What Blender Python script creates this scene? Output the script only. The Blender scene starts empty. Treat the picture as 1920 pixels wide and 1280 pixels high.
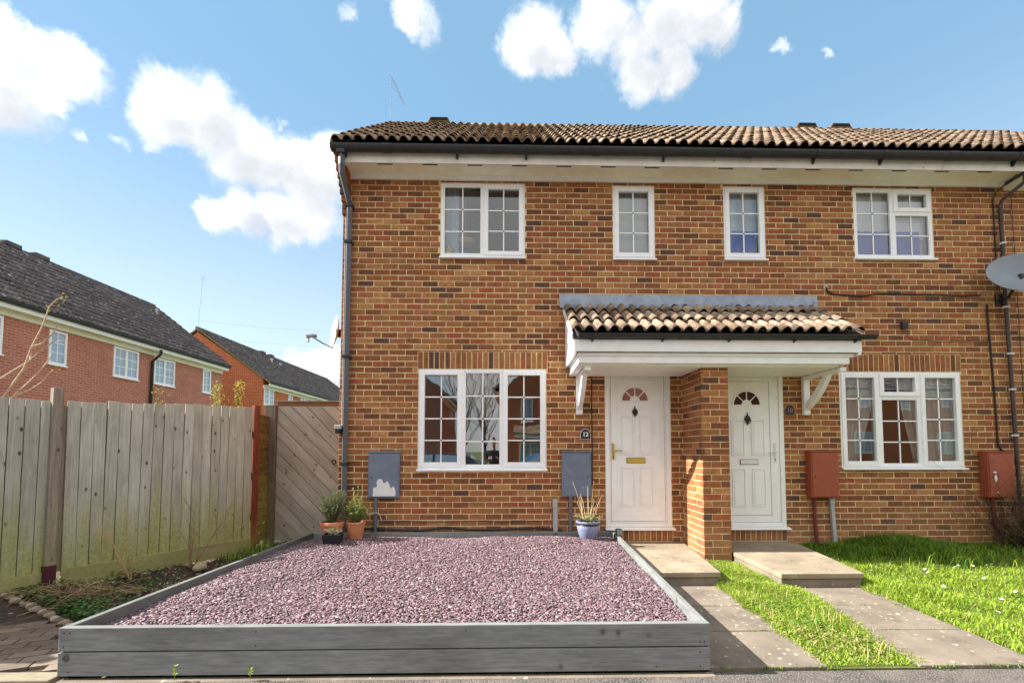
import bpy, bmesh, math, random
import numpy as np
from mathutils import Vector, Matrix

S = bpy.context.scene
COL = S.collection
rnd = random.Random(11)
NP = np.random.default_rng(5)
PI = math.pi

# ------------------------------------------------------------------ camera
cam_d = bpy.data.cameras.new('camera')
cam = bpy.data.objects.new('camera', cam_d)
COL.objects.link(cam)
YAW, PITCH = 0.021719, 0.053016
fw = Vector((math.sin(YAW)*math.cos(PITCH), math.cos(YAW)*math.cos(PITCH), math.sin(PITCH)))
rt = Vector((math.cos(YAW), -math.sin(YAW), 0)).normalized()
up = rt.cross(fw)
CAM = Vector((2.3886, -6.5124, 1.3767))
m = Matrix((rt, up, -fw)).transposed().to_4x4()
m.translation = CAM
cam.matrix_world = m
cam_d.sensor_width = 36
cam_d.sensor_fit = 'HORIZONTAL'
cam_d.lens = 16.5
cam_d.shift_x = -0.00985
cam_d.shift_y = 0.08368
cam_d.clip_start = 0.05
cam_d.clip_end = 2000
S.camera = cam

# ------------------------------------------------------------------ light
SUNV = Vector((-1.36, 0.016, 1.0)).normalized()        # towards the sun
SUN_EL = math.asin(SUNV.z)
SUN_AZ = math.atan2(SUNV.x, SUNV.y)                   # clockwise from +Y
sun_d = bpy.data.lights.new('sun', 'SUN')
sun_d.energy = 2.9
sun_d.angle = math.radians(0.53)
sun_d.color = (1.0, 0.965, 0.91)
sun = bpy.data.objects.new('sun', sun_d)
COL.objects.link(sun)
sun.rotation_euler = SUNV.to_track_quat('Z', 'Y').to_euler()
sun.location = (-20, 5, 25)

SKY_STRENGTH = 0.15
world = bpy.data.worlds.new('World')
S.world = world
world.use_nodes = True
wt = world.node_tree
wt.nodes.clear()
def wn(t, **k):
    n = wt.nodes.new(t)
    for a, b in k.items():
        setattr(n, a, b)
    return n
def wmath(op, a, b=None, c=None, clamp=False):
    n = wn('ShaderNodeMath', operation=op, use_clamp=clamp)
    for i, q in enumerate((a, b, c)):
        if q is None:
            continue
        if isinstance(q, (int, float)):
            n.inputs[i].default_value = q
        else:
            wt.links.new(q, n.inputs[i])
    return n.outputs[0]
def wramp(v, a, b, lo=0.0, hi=1.0):
    n = wn('ShaderNodeMapRange', interpolation_type='SMOOTHSTEP')
    wt.links.new(v, n.inputs[0])
    n.inputs[1].default_value, n.inputs[2].default_value = a, b
    n.inputs[3].default_value, n.inputs[4].default_value = lo, hi
    return n.outputs[0]
def wnoise(vec, scale, detail=8, rough=0.55, out=0):
    n = wn('ShaderNodeTexNoise')
    wt.links.new(vec, n.inputs['Vector'])
    n.inputs['Scale'].default_value = scale
    n.inputs['Detail'].default_value = detail
    n.inputs['Roughness'].default_value = rough
    return n.outputs[out]
sky = wn('ShaderNodeTexSky', sky_type='NISHITA')
sky.sun_disc = False
sky.sun_elevation = SUN_EL
sky.sun_rotation = SUN_AZ
sky.altitude = 50
sky.air_density = 1.0
sky.dust_density = 0.2
sky.ozone_density = 2.5
tc = wn('ShaderNodeTexCoord')
DIR = tc.outputs['Generated']
# domain warp for ragged cloud edges
wv = wn('ShaderNodeVectorMath', operation='SUBTRACT')
wt.links.new(wnoise(DIR, 9.0, 10, 0.66, 1), wv.inputs[0])
wv.inputs[1].default_value = (0.5, 0.5, 0.5)
ws = wn('ShaderNodeVectorMath', operation='SCALE')
wt.links.new(wv.outputs[0], ws.inputs[0])
ws.inputs['Scale'].default_value = 0.10
wa = wn('ShaderNodeVectorMath', operation='ADD')
wt.links.new(DIR, wa.inputs[0]); wt.links.new(ws.outputs[0], wa.inputs[1])
WDIR = wa.outputs[0]
CLOUDS = [(-0.6264,0.5859,0.5141,0.0406),(-0.6027,0.6102,0.5142,0.0462),(-0.6343,0.6092,0.476,0.0331),(-0.5838,0.628,0.5146,0.0299),(-0.6283,0.5744,0.5247,0.0316),
 (-0.5124,0.6889,0.5127,0.049),(-0.4748,0.7097,0.5205,0.0556),(-0.4495,0.7447,0.4933,0.0631),(-0.4112,0.77,0.4878,0.058),(-0.3686,0.7934,0.4844,0.052),(-0.348,0.8106,0.471,0.0672),
 (-0.31,0.8067,0.5031,0.0495),(-0.3483,0.8371,0.4219,0.0504),(-0.4115,0.8104,0.4172,0.0518),(-0.4623,0.7868,0.4089,0.0448),(-0.4972,0.7719,0.3961,0.035),(-0.3913,0.8278,0.402,0.0309),
 (0.0341,0.736,0.6761,0.0542),(0.0787,0.7429,0.6648,0.0422),(0.1448,0.7163,0.6827,0.0548),(0.1995,0.729,0.6548,0.0592),(0.2352,0.7026,0.6716,0.0648),(0.2877,0.6852,0.6692,0.0546),
 (0.3201,0.6839,0.6556,0.0387),(0.2141,0.7517,0.6238,0.0435),(0.2633,0.7374,0.6221,0.0422),(-0.1629,0.699,0.6963,0.0329),(-0.1442,0.7096,0.6897,0.0234),(-0.2519,0.6952,0.6733,0.0143),
 (-0.6193,0.6515,0.4382,0.0129),(-0.627,0.644,0.4383,0.008),(-0.5749,0.677,0.4596,0.014),(0.4065,0.6737,0.6172,0.0119),(0.4736,0.6531,0.5909,0.0077),(-0.0141,0.7415,0.6709,0.0159),
 (-0.3826,0.9122,0.1468,0.0582),(-0.3369,0.9269,0.1653,0.0501),(-0.367,0.7576,0.5397,0.0115),(-0.5335,0.6981,0.4775,0.0205),(-0.68,0.60,0.47,0.06),(-0.70,0.55,0.50,0.07)]
acc = None
acc_s = None
wo2 = wn('ShaderNodeVectorMath', operation='ADD')
wt.links.new(WDIR, wo2.inputs[0]); wo2.inputs[1].default_value = (-0.022, 0.0, 0.034)
for (cx, cy, cz, cr) in CLOUDS:
    if cr > 0.03:
        d2 = wn('ShaderNodeVectorMath', operation='DISTANCE')
        wt.links.new(wo2.outputs[0], d2.inputs[0]); d2.inputs[1].default_value = Vector((cx, cy, cz)).normalized()
        o2 = wramp(d2.outputs['Value'], cr*1.5, cr*0.3)
        acc_s = o2 if acc_s is None else wmath('MAXIMUM', acc_s, o2)
    dt = wn('ShaderNodeVectorMath', operation='DISTANCE')
    wt.links.new(WDIR, dt.inputs[0])
    v = Vector((cx, cy, cz)).normalized()
    dt.inputs[1].default_value = v
    o = wramp(dt.outputs['Value'], cr*(1.55 if cr > .03 else 2.0), cr*0.10, 0.0, 1.0 if cr > .03 else 0.52)
    acc = o if acc is None else wmath('MAXIMUM', acc, o)
# cumulus out of view, made denser than the visible sky to fill the shade
sep = wn('ShaderNodeSeparateXYZ'); wt.links.new(DIR, sep.inputs[0])
elsewhere = wramp(sep.outputs['Y'], 0.45, 0.1)
generic = wramp(wnoise(DIR, 2.6, 5, 0.5), 0.36, 0.54)
acc = wmath('MAXIMUM', acc, wmath('MULTIPLY', generic, elsewhere))
fine = wnoise(DIR, 16.0, 10, 0.62)
dens = wmath('ADD', acc, wmath('MULTIPLY', wmath('SUBTRACT', fine, 0.5), 0.95))
alpha = wmath('MULTIPLY', wramp(dens, 0.18, 0.80), wramp(acc, 0.0, 0.36))
shade = wmath('SUBTRACT', wmath('ADD', 0.62, wmath('MULTIPLY', wnoise(DIR, 18.0, 6, 0.6), 0.75)), wmath('MULTIPLY', acc_s, 0.62))
ccol = wn('ShaderNodeMix', data_type='RGBA')
wt.links.new(wramp(shade, 0.25, 1.0), ccol.inputs[0])
CLOUD_L = 3.6
ccol.inputs[6].default_value = (0.33*CLOUD_L, 0.345*CLOUD_L, 0.37*CLOUD_L, 1)
ccol.inputs[7].default_value = (0.58*CLOUD_L, 0.585*CLOUD_L, 0.595*CLOUD_L, 1)
skm = wn('ShaderNodeMix', data_type='RGBA')
wt.links.new(alpha, skm.inputs[0])
# thin even veil of high haze over the blue
veil = wn('ShaderNodeMix', data_type='RGBA')
veil.inputs[0].default_value = 0.88
wt.links.new(sky.outputs[0], veil.inputs[6])
low = wn('ShaderNodeMix', data_type='RGBA')
wt.links.new(wramp(sep.outputs['Z'], 0.62, 0.0), low.inputs[0])
low.inputs[6].default_value = (0.375, 0.70, 0.985, 1)
low.inputs[7].default_value = (1.10, 1.22, 1.26, 1)
wt.links.new(low.outputs[2], veil.inputs[7])
wt.links.new(veil.outputs[2], skm.inputs[6])
wt.links.new(ccol.outputs[2], skm.inputs[7])
bg = wn('ShaderNodeBackground')
wt.links.new(skm.outputs[2], bg.inputs[0])
bg.inputs[1].default_value = SKY_STRENGTH
wo = wn('ShaderNodeOutputWorld')
wt.links.new(bg.outputs[0], wo.inputs[0])
world.cycles.sampling_method = 'MANUAL'
world.cycles.sample_map_resolution = 512

S.view_settings.view_transform = 'Standard'
S.view_settings.look = 'None'
S.view_settings.exposure = 2.16
S.view_settings.gamma = 1.0
S.view_settings.use_curve_mapping = False
S.render.engine = 'CYCLES'
S.cycles.use_denoising = True
S.cycles.max_bounces = 8
S.cycles.transparent_max_bounces = 24
S.cycles.caustics_reflective = False
S.cycles.caustics_refractive = False
S.cycles.sample_clamp_indirect = 6

# ------------------------------------------------------------------ helpers
WL = {}
def place(o, parent, loc=(0, 0, 0)):
    loc = Vector(loc)
    if parent is not None:
        o.parent = parent
        o.location = loc - WL[parent.name]
    else:
        o.location = loc
    WL[o.name] = loc
    return o
def tag(o, label, cat, group=None):
    o['label'] = label
    o['category'] = cat
    if group:
        o['group'] = group
    return o
def thing(name, label, cat, loc=(0, 0, 0), group=None):
    o = bpy.data.objects.new(name, None)
    o.empty_display_size = 0.2
    COL.objects.link(o)
    place(o, None, loc)
    return tag(o, label, cat, group)
def link(name, me, mat=None, parent=None, loc=(0, 0, 0)):
    o = bpy.data.objects.new(name, me)
    COL.objects.link(o)
    if mat is not None and not me.materials:
        me.materials.append(mat)
    place(o, parent, loc)
    return o
def struct(o, kind='structure'):
    o['kind'] = kind
    return o

class MB:
    def __init__(s):
        s.v = []; s.f = []; s.c = []
    def add(s, vs, fs, c=None):
        n = len(s.v)
        s.v += [tuple(p) for p in vs]
        s.f += [tuple(i+n for i in f) for f in fs]
        s.c += [c]*len(fs)
        return s
    def box(s, x0, x1, y0, y1, z0, z1, c=None):
        vs = [(x0,y0,z0),(x1,y0,z0),(x1,y1,z0),(x0,y1,z0),(x0,y0,z1),(x1,y0,z1),(x1,y1,z1),(x0,y1,z1)]
        return s.add(vs, [(0,3,2,1),(4,5,6,7),(0,1,5,4),(1,2,6,5),(2,3,7,6),(3,0,4,7)], c)
    def obox(s, M, sx, sy, sz, c=None):
        vs = [M @ Vector((a*sx/2, b*sy/2, d*sz/2)) for d in (-1,1) for (a,b) in ((-1,-1),(1,-1),(1,1),(-1,1))]
        return s.add(vs, [(0,3,2,1),(4,5,6,7),(0,1,5,4),(1,2,6,5),(2,3,7,6),(3,0,4,7)], c)
    def prism(s, poly, axis, a0, a1, c=None):
        n = len(poly)
        def P(p, a):
            return {'x': (a, p[0], p[1]), 'y': (p[0], a, p[1]), 'z': (p[0], p[1], a)}[axis]
        vs = [P(p, a0) for p in poly] + [P(p, a1) for p in poly]
        fs = [tuple(range(n-1, -1, -1)), tuple(range(n, 2*n))]
        fs += [(i, (i+1) % n, n+(i+1) % n, n+i) for i in range(n)]
        return s.add(vs, fs, c)
    def quad(s, a, b, c_, d, c=None):
        return s.add([a, b, c_, d], [(0, 1, 2, 3)], c)
    def tube(s, pts, r, n=6, c=None):
        pts = [Vector(p) for p in pts]
        k = len(pts)
        rs = r if isinstance(r, (list, tuple)) else [r]*k
        vs, fs = [], []
        ref = None
        for i, p in enumerate(pts):
            d = (pts[min(i+1, k-1)] - pts[max(i-1, 0)])
            d = d.normalized() if d.length > 1e-9 else Vector((0, 0, 1))
            if ref is None:
                ref = d.orthogonal().normalized()
            ref = (ref - d*ref.dot(d))
            ref = ref.normalized() if ref.length > 1e-6 else d.orthogonal().normalized()
            b = d.cross(ref)
            for j in range(n):
                a = 2*PI*j/n + (PI/4 if n == 4 else 0)
                vs.append(p + (ref*math.cos(a) + b*math.sin(a))*rs[i])
        for i in range(k-1):
            for j in range(n):
                fs.append((i*n+j, i*n+(j+1) % n, (i+1)*n+(j+1) % n, (i+1)*n+j))
        fs.append(tuple(range(n-1, -1, -1)))
        fs.append(tuple((k-1)*n+j for j in range(n)))
        return s.add(vs, fs, c)
    def lathe(s, prof, o, n=24, c=None):
        vs, fs = [], []
        for (r, z) in prof:
            for j in range(n):
                a = 2*PI*j/n
                vs.append((o[0]+r*math.cos(a), o[1]+r*math.sin(a), o[2]+z))
        for i in range(len(prof)-1):
            for j in range(n):
                fs.append((i*n+j, i*n+(j+1) % n, (i+1)*n+(j+1) % n, (i+1)*n+j))
        return s.add(vs, fs, c)
    def mesh(s, name, mat=None, smooth=False, recalc=False):
        me = bpy.data.meshes.new(name)
        me.from_pydata(s.v, [], s.f)
        if any(q is not None for q in s.c):
            at = me.color_attributes.new('Col', 'FLOAT_COLOR', 'CORNER')
            arr = []
            for q, f in zip(s.c, s.f):
                arr += list((*(q or (0.5, 0.5, 0.5)), 1.0))*len(f)
            at.data.foreach_set('color', arr)
        if recalc:
            bm = bmesh.new(); bm.from_mesh(me)
            bmesh.ops.recalc_face_normals(bm, faces=bm.faces)
            bm.to_mesh(me); bm.free()
        if smooth:
            me.polygons.foreach_set('use_smooth', [True]*len(me.polygons))
        if mat is not None:
            me.materials.append(mat)
        me.update()
        return me
    def build(s, name, mat, parent=None, smooth=False, bevel=0, loc=(0, 0, 0), recalc=False):
        o = link(name, s.mesh(name, mat, smooth, recalc), None, parent, loc)
        if bevel:
            b = o.modifiers.new('bevel', 'BEVEL')
            b.width = bevel; b.segments = 2; b.limit_method = 'ANGLE'; b.angle_limit = math.radians(50)
        if smooth:
            o.data.set_sharp_from_angle(angle=math.radians(50))
        return o

def arr_mesh(name, verts, faces_idx, loop_counts, mat, cols=None):
    """fast mesh from numpy arrays; cols per vertex"""
    me = bpy.data.meshes.new(name)
    nv = len(verts)
    me.vertices.add(nv)
    me.vertices.foreach_set('co', np.ascontiguousarray(verts, dtype=np.float32).ravel())
    nl = len(faces_idx)
    me.loops.add(nl)
    me.loops.foreach_set('vertex_index', np.ascontiguousarray(faces_idx, dtype=np.int32))
    npoly = len(loop_counts)
    me.polygons.add(npoly)
    st = np.concatenate([[0], np.cumsum(loop_counts)[:-1]]).astype(np.int32)
    me.polygons.foreach_set('loop_start', st)
    me.update(calc_edges=True)
    me.validate()
    if cols is not None:
        at = me.color_attributes.new('Col', 'FLOAT_COLOR', 'POINT')
        c4 = np.ones((nv, 4), np.float32); c4[:, :3] = cols
        at.data.foreach_set('color', c4.ravel())
    me.materials.append(mat)
    return me

# ------------------------------------------------------------------ materials
def lin(r, g, b):
    f = lambda c: ((c/255+0.055)/1.055)**2.4 if c/255 > 0.04045 else c/255/12.92
    return (f(r), f(g), f(b))
class NT:
    def __init__(s, name):
        s.m = bpy.data.materials.new(name)
        s.m.use_nodes = True
        s.t = s.m.node_tree
        s.p = s.t.nodes['Principled BSDF']
        s.out = s.t.nodes['Material Output']
    def n(s, t, **k):
        q = s.t.nodes.new(t)
        for a, b in k.items():
            setattr(q, a, b)
        return q
    def l(s, a, b):
        s.t.links.new(a, b)
    def put(s, v, inp):
        if isinstance(v, bpy.types.NodeSocket):
            s.l(v, inp)
        elif isinstance(v, (tuple, list)) and len(v) == 3 and inp.type == 'RGBA':
            inp.default_value = (*v, 1)
        else:
            inp.default_value = v
    def pos(s):
        return s.n('ShaderNodeNewGeometry').outputs['Position']
    def obj(s):
        return s.n('ShaderNodeTexCoord').outputs['Object']
    def rand(s):
        return s.n('ShaderNodeObjectInfo').outputs['Random']
    def attr(s, name='Col'):
        return s.n('ShaderNodeAttribute', attribute_name=name).outputs['Color']
    def mapping(s, v, scale=(1, 1, 1), loc=(0, 0, 0), rot=(0, 0, 0)):
        q = s.n('ShaderNodeMapping')
        s.l(v, q.inputs[0]); s.put(loc, q.inputs[1])
        q.inputs[2].default_value = rot
        s.put(scale, q.inputs[3])
        return q.outputs[0]
    def noise(s, v, scale, detail=4, rough=0.55, dist=0, out=0):
        q = s.n('ShaderNodeTexNoise')
        if v is not None:
            s.l(v, q.inputs['Vector'])
        q.inputs['Scale'].default_value = scale
        q.inputs['Detail'].default_value = detail
        q.inputs['Roughness'].default_value = rough
        q.inputs['Distortion'].default_value = dist
        return q.outputs[out]
    def voro(s, v, scale, feature='F1', out='Distance', rnd_=1.0):
        q = s.n('ShaderNodeTexVoronoi', feature=feature)
        s.l(v, q.inputs['Vector'])
        q.inputs['Scale'].default_value = scale
        q.inputs['Randomness'].default_value = rnd_
        return q.outputs[out]
    def ramp(s, v, a, b, lo=0.0, hi=1.0):
        q = s.n('ShaderNodeMapRange', interpolation_type='SMOOTHSTEP')
        s.l(v, q.inputs[0])
        for i, x in enumerate((a, b, lo, hi)):
            q.inputs[i+1].default_value = x
        return q.outputs[0]
    def math(s, op, a, b=0.0, clamp=False):
        q = s.n('ShaderNodeMath', operation=op, use_clamp=clamp)
        s.put(a, q.inputs[0]); s.put(b, q.inputs[1])
        return q.outputs[0]
    def mix(s, f, a, b, mode='MIX'):
        q = s.n('ShaderNodeMix', data_type='RGBA', blend_type=mode)
        s.put(f, q.inputs[0]); s.put(a, q.inputs[6]); s.put(b, q.inputs[7])
        return q.outputs[2]
    def bump(s, h, strength=0.3, dist=0.01):
        q = s.n('ShaderNodeBump')
        s.l(h, q.inputs['Height'])
        q.inputs['Strength'].default_value = strength
        q.inputs['Distance'].default_value = dist
        s.l(q.outputs[0], s.p.inputs['Normal'])
    def base(s, v):
        s.put(v, s.p.inputs['Base Color'])
    def rough(s, v):
        s.put(v, s.p.inputs['Roughness'])
    def spec(s, v):
        s.p.inputs['Specular IOR Level'].default_value = v
    def sepz(s, v):
        q = s.n('ShaderNodeSeparateXYZ'); s.l(v, q.inputs[0])
        return q.outputs

def m_plain(name, col, rough=0.6, var=0.12, scale=14, bump=0.0, bscale=60, metal=0.0, dirt=None, spec=0.4):
    k = NT(name)
    P = k.pos()
    f = k.noise(P, scale, 5, 0.6)
    c = k.mix(k.ramp(f, 0.3, 0.7), tuple(x*(1-var) for x in col), tuple(min(1, x*(1+var)) for x in col))
    if dirt:
        c = k.mix(k.ramp(k.noise(P, dirt[1], 6, 0.65), dirt[2], dirt[2]+0.2), c, dirt[0])
    k.base(c); k.rough(rough); k.spec(spec)
    k.p.inputs['Metallic'].default_value = metal
    if bump:
        k.bump(k.noise(P, bscale, 4, 0.6), bump, 0.01)
    return k.m
def m_brick():
    k = NT('brick_face')
    P = k.pos()
    c = k.attr()
    n1 = k.noise(k.mapping(P, (1, 1, 1.8)), 17, 6, 0.7)
    c = k.mix(k.ramp(n1, 0.38, 0.72, 0, 0.75), c, k.mix(1.0, c, (0.50, 0.42, 0.40), 'MULTIPLY'))
    n2 = k.noise(P, 9, 4, 0.6)
    c = k.mix(k.ramp(n2, 0.45, 0.72, 0, 0.7), c, k.mix(1.0, c, (1.42, 1.34, 1.18), 'MULTIPLY'))
    sp = k.noise(P, 110, 3, 0.7)
    c = k.mix(k.ramp(sp, 0.66, 0.76, 0, 0.55), c, lin(226, 206, 178))
    sp2 = k.noise(P, 70, 2, 0.7)
    c = k.mix(k.ramp(sp2, 0.66, 0.75, 0, 0.7), c, lin(58, 36, 30))
    zz = k.sepz(P)[2]
    low_ = k.ramp(k.math('ADD', zz, k.math('MULTIPLY', k.noise(P, 3, 4, 0.6), 0.9)), 1.15, 0.55, 0, 0.5)
    c = k.mix(low_, c, k.mix(0.5, c, lin(186, 150, 110)))
    eff = k.ramp(k.noise(k.mapping(P, (1, 1, .7)), 2.2, 6, 0.7), 0.60, 0.72, 0, 0.35)
    c = k.mix(eff, c, lin(200, 172, 140))
    # broad weathering of the whole wall
    c = k.mix(k.ramp(k.noise(P, 0.9, 4, 0.55), 0.4, 0.75, 0, 0.35), c, k.mix(1.0, c, (0.80, 0.78, 0.76), 'MULTIPLY'))
    k.base(c); k.rough(0.88); k.spec(0.25)
    k.bump(k.noise(P, 75, 5, 0.7), 0.8, 0.008)
    return k.m
def m_mortar(name, col):
    k = NT(name)
    P = k.pos()
    c = k.mix(k.ramp(k.noise(P, 5, 5, 0.65), 0.3, 0.75), tuple(x*0.78 for x in col), tuple(x*1.1 for x in col))
    c = k.mix(k.ramp(k.noise(P, 60, 3, 0.7), 0.55, 0.8, 0, 0.4), c, tuple(x*0.45 for x in col))
    k.base(c); k.rough(0.95); k.spec(0.2)
    k.bump(k.noise(P, 140, 4, 0.7), 0.4, 0.004)
    return k.m
def m_farbrick(name, c1, c2, mort, cw=0.225, ch=0.0812):
    k = NT(name)
    o = k.sepz(k.pos())
    u = k.math('ADD', o[0], o[1])
    cv = k.n('ShaderNodeCombineXYZ')
    k.l(u, cv.inputs[0]); k.l(o[2], cv.inputs[1])
    b = k.n('ShaderNodeTexBrick')
    k.l(cv.outputs[0], b.inputs['Vector'])
    b.inputs['Color1'].default_value = (*c1, 1)
    b.inputs['Color2'].default_value = (*c2, 1)
    b.inputs['Mortar'].default_value = (*mort, 1)
    b.inputs['Scale'].default_value = 1.0
    b.inputs['Brick Width'].default_value = cw
    b.inputs['Row Height'].default_value = ch
    b.inputs['Mortar Size'].default_value = 0.008
    b.inputs['Mortar Smooth'].default_value = 0.3
    c = k.mix(k.ramp(k.noise(k.pos(), 1.3, 5, 0.6), 0.35, 0.75, 0, 0.5), b.outputs['Color'], k.mix(1.0, b.outputs['Color'], (0.72, 0.7, 0.7), 'MULTIPLY'))
    k.base(c); k.rough(0.9); k.spec(0.2)
    k.bump(k.math('SUBTRACT', 1.0, b.outputs['Fac']), 0.6, 0.01)
    return k.m
def m_wood(name, c1, c2, algae=0.0, knots=1.0, grain=1.0, z0=0.1, z1=1.1, rough=0.85, gz=2.2):
    """grain runs along the object's local Z"""
    k = NT(name)
    ob = k.obj()
    r = k.rand()
    cv = k.n('ShaderNodeCombineXYZ')
    k.l(k.math('MULTIPLY', r, 13.0), cv.inputs[0]); k.l(k.math('MULTIPLY', r, 7.0), cv.inputs[2])
    ad = k.n('ShaderNodeVectorMath', operation='ADD')
    k.l(ob, ad.inputs[0]); k.l(cv.outputs[0], ad.inputs[1])
    V = ad.outputs[0]
    g = k.noise(k.mapping(V, (60, 60, gz)), 1.0, 6, 0.6, 0.8)
    c = k.mix(k.ramp(g, 0.32, 0.7), c1, c2)
    c = k.mix(k.ramp(k.noise(k.mapping(V, (5, 5, 1.6)), 1.0, 4, 0.6), 0.35, 0.75, 0, 0.6), c, k.mix(1.0, c, (0.60, 0.58, 0.56), 'MULTIPLY'))
    c = k.mix(k.math('MULTIPLY', r, 0.75), c, k.mix(1.0, c, (0.66, 0.64, 0.60), 'MULTIPLY'))
    if knots:
        kv = k.voro(k.mapping(V, (9.0, 4.0, 4.6)), 1.0)
        kn = k.ramp(kv, 0.13, 0.06, 0, 0.9*knots)
        c = k.mix(kn, c, lin(52, 40, 36))
        rg = k.math('MULTIPLY', k.ramp(kv, 0.22, 0.06), 0.35*knots)
        c = k.mix(rg, c, k.mix(1.0, c, (0.62, 0.55, 0.5), 'MULTIPLY'))
    if algae:
        zz = k.sepz(k.pos())[2]
        nz = k.math('ADD', zz, k.math('MULTIPLY', k.math('SUBTRACT', k.noise(k.mapping(V, (9, 9, 0.9)), 1.0, 5, 0.6), 0.5), 1.5))
        a = k.ramp(nz, z1, z0, 0, algae)
        a2 = k.ramp(nz, 2.0, 2.35, 0, algae*0.45)
        c = k.mix(k.math('MAXIMUM', a, a2), c, k.mix(k.ramp(k.noise(k.pos(), 30, 4), 0.35, 0.7), lin(146, 148, 72), lin(176, 172, 104)))
    k.base(c); k.rough(rough); k.spec(0.2)
    k.bump(g, 0.35*grain, 0.006)
    return k.m
def m_glass(name, refl=0.22, tint=(0.93, 0.96, 0.96)):
    k = NT(name)
    k.t.nodes.remove(k.p)
    tr = k.n('ShaderNodeBsdfTransparent'); tr.inputs[0].default_value = (*tint, 1)
    gl = k.n('ShaderNodeBsdfGlossy'); gl.inputs['Roughness'].default_value = 0.0
    gl.inputs[0].default_value = (1, 1, 1, 1)
    fr = k.n('ShaderNodeFresnel'); fr.inputs['IOR'].default_value = 1.5
    f = k.math('ADD', k.math('MULTIPLY', fr.outputs[0], 1.6), refl - 0.065, True)
    bp = k.n('ShaderNodeBump')
    k.l(k.noise(k.pos(), 2.2, 2, 0.5), bp.inputs['Height'])
    bp.inputs['Strength'].default_value = 0.018; bp.inputs['Distance'].default_value = 0.05
    k.l(bp.outputs[0], gl.inputs['Normal'])
    mx = k.n('ShaderNodeMixShader')
    k.l(f, mx.inputs[0]); k.l(tr.outputs[0], mx.inputs[1]); k.l(gl.outputs[0], mx.inputs[2])
    k.l(mx.outputs[0], k.out.inputs[0])
    return k.m
def m_tile():
    k = NT('roof_tile_concrete')
    P = k.pos(); r = k.rand()
    c = k.mix(k.math('POWER', r, 1.4), lin(180, 160, 138), lin(152, 128, 106))
    c = k.mix(k.ramp(k.noise(P, 3.0, 6, 0.7), 0.42, 0.64, 0, 0.8), c, lin(86, 70, 58))
    c = k.mix(k.ramp(k.noise(P, 22, 5, 0.75), 0.54, 0.64, 0, 0.85), c, lin(46, 38, 34))
    c = k.mix(k.ramp(k.noise(P, 33, 4, 0.7), 0.66, 0.74, 0, 0.8), c, lin(206, 196, 168))
    c = k.mix(k.ramp(k.noise(k.mapping(P, (1, 1, 1), (4, 9, 2)), 13, 5, 0.7), 0.68, 0.76, 0, 0.7), c, lin(168, 148, 62))
    k.base(c); k.rough(0.92); k.spec(0.2)
    k.bump(k.noise(P, 60, 5, 0.7), 0.5, 0.008)
    return k.m
def m_fartile():
    k = NT('dark_roof_tile')
    P = k.pos()
    c = k.mix(k.ramp(k.noise(P, 2.0, 6, 0.7), 0.4, 0.7), lin(84, 78, 78), lin(114, 106, 104))
    c = k.mix(k.ramp(k.noise(k.mapping(P, (1, 1, 2)), 6, 3, 0.7), 0.58, 0.68, 0, 0.85), c, lin(190, 180, 168))
    k.base(c); k.rough(0.9); k.spec(0.2)
    return k.m
def m_leaf(name, trans=0.35, rough=0.6):
    k = NT(name)
    c = k.attr()
    k.base(c); k.rough(rough); k.spec(0.3)
    tr = k.n('ShaderNodeBsdfTranslucent')
    k.l(k.mix(1.0, c, (1.15, 1.25, 0.6), 'MULTIPLY'), tr.inputs[0])
    mx = k.n('ShaderNodeMixShader'); mx.inputs[0].default_value = trans
    k.l(k.p.outputs[0], mx.inputs[1]); k.l(tr.outputs[0], mx.inputs[2])
    k.l(mx.outputs[0], k.out.inputs[0])
    return k.m
def m_attr(name, rough=0.85, bump=0.3, bscale=50, var=0.3, spec=0.25):
    k = NT(name)
    c = k.attr(); P = k.pos()
    c = k.mix(k.ramp(k.noise(P, 25, 5, 0.65), 0.35, 0.75, 0, var*1.6), c, k.mix(1.0, c, (0.6, 0.6, 0.6), 'MULTIPLY'))
    k.base(c); k.rough(rough); k.spec(spec)
    k.bump(k.noise(P, bscale, 4, 0.7), bump, 0.006)
    return k.m
def m_concrete(name, col, lichen=0.8, dark=(0.1, 0.09, 0.08)):
    k = NT(name)
    P = k.pos()
    c = k.mix(k.ramp(k.noise(P, 2.2, 6, 0.65), 0.3, 0.72), tuple(x*0.74 for x in col), tuple(x*1.15 for x in col))
    c = k.mix(k.ramp(k.noise(P, 55, 4, 0.7), 0.5, 0.75, 0, 0.5), c, dark)
    wp = k.n('ShaderNodeVectorMath', operation='ADD')
    k.l(P, wp.inputs[0])
    sc = k.n('ShaderNodeVectorMath', operation='SCALE'); k.l(k.noise(P, 22, 3, 0.6, 0, 1), sc.inputs[0]); sc.inputs['Scale'].default_value = 0.05
    k.l(sc.outputs[0], wp.inputs[1])
    sp = k.voro(wp.outputs[0], 15.0)
    gate = k.ramp(k.noise(P, 3.5, 3, 0.6), 0.38, 0.58)
    c = k.mix(k.math('MULTIPLY', k.ramp(sp, 0.22, 0.12, 0, lichen*.75), gate), c, lin(214, 206, 186))
    c = k.mix(k.ramp(k.noise(P, 4, 6, 0.72), 0.54, 0.70, 0, 0.65), c, tuple(x*0.45 for x in col))
    k.base(c); k.rough(0.92); k.spec(0.2)
    k.bump(k.noise(P, 90, 5, 0.7), 0.5, 0.006)
    return k.m
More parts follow.
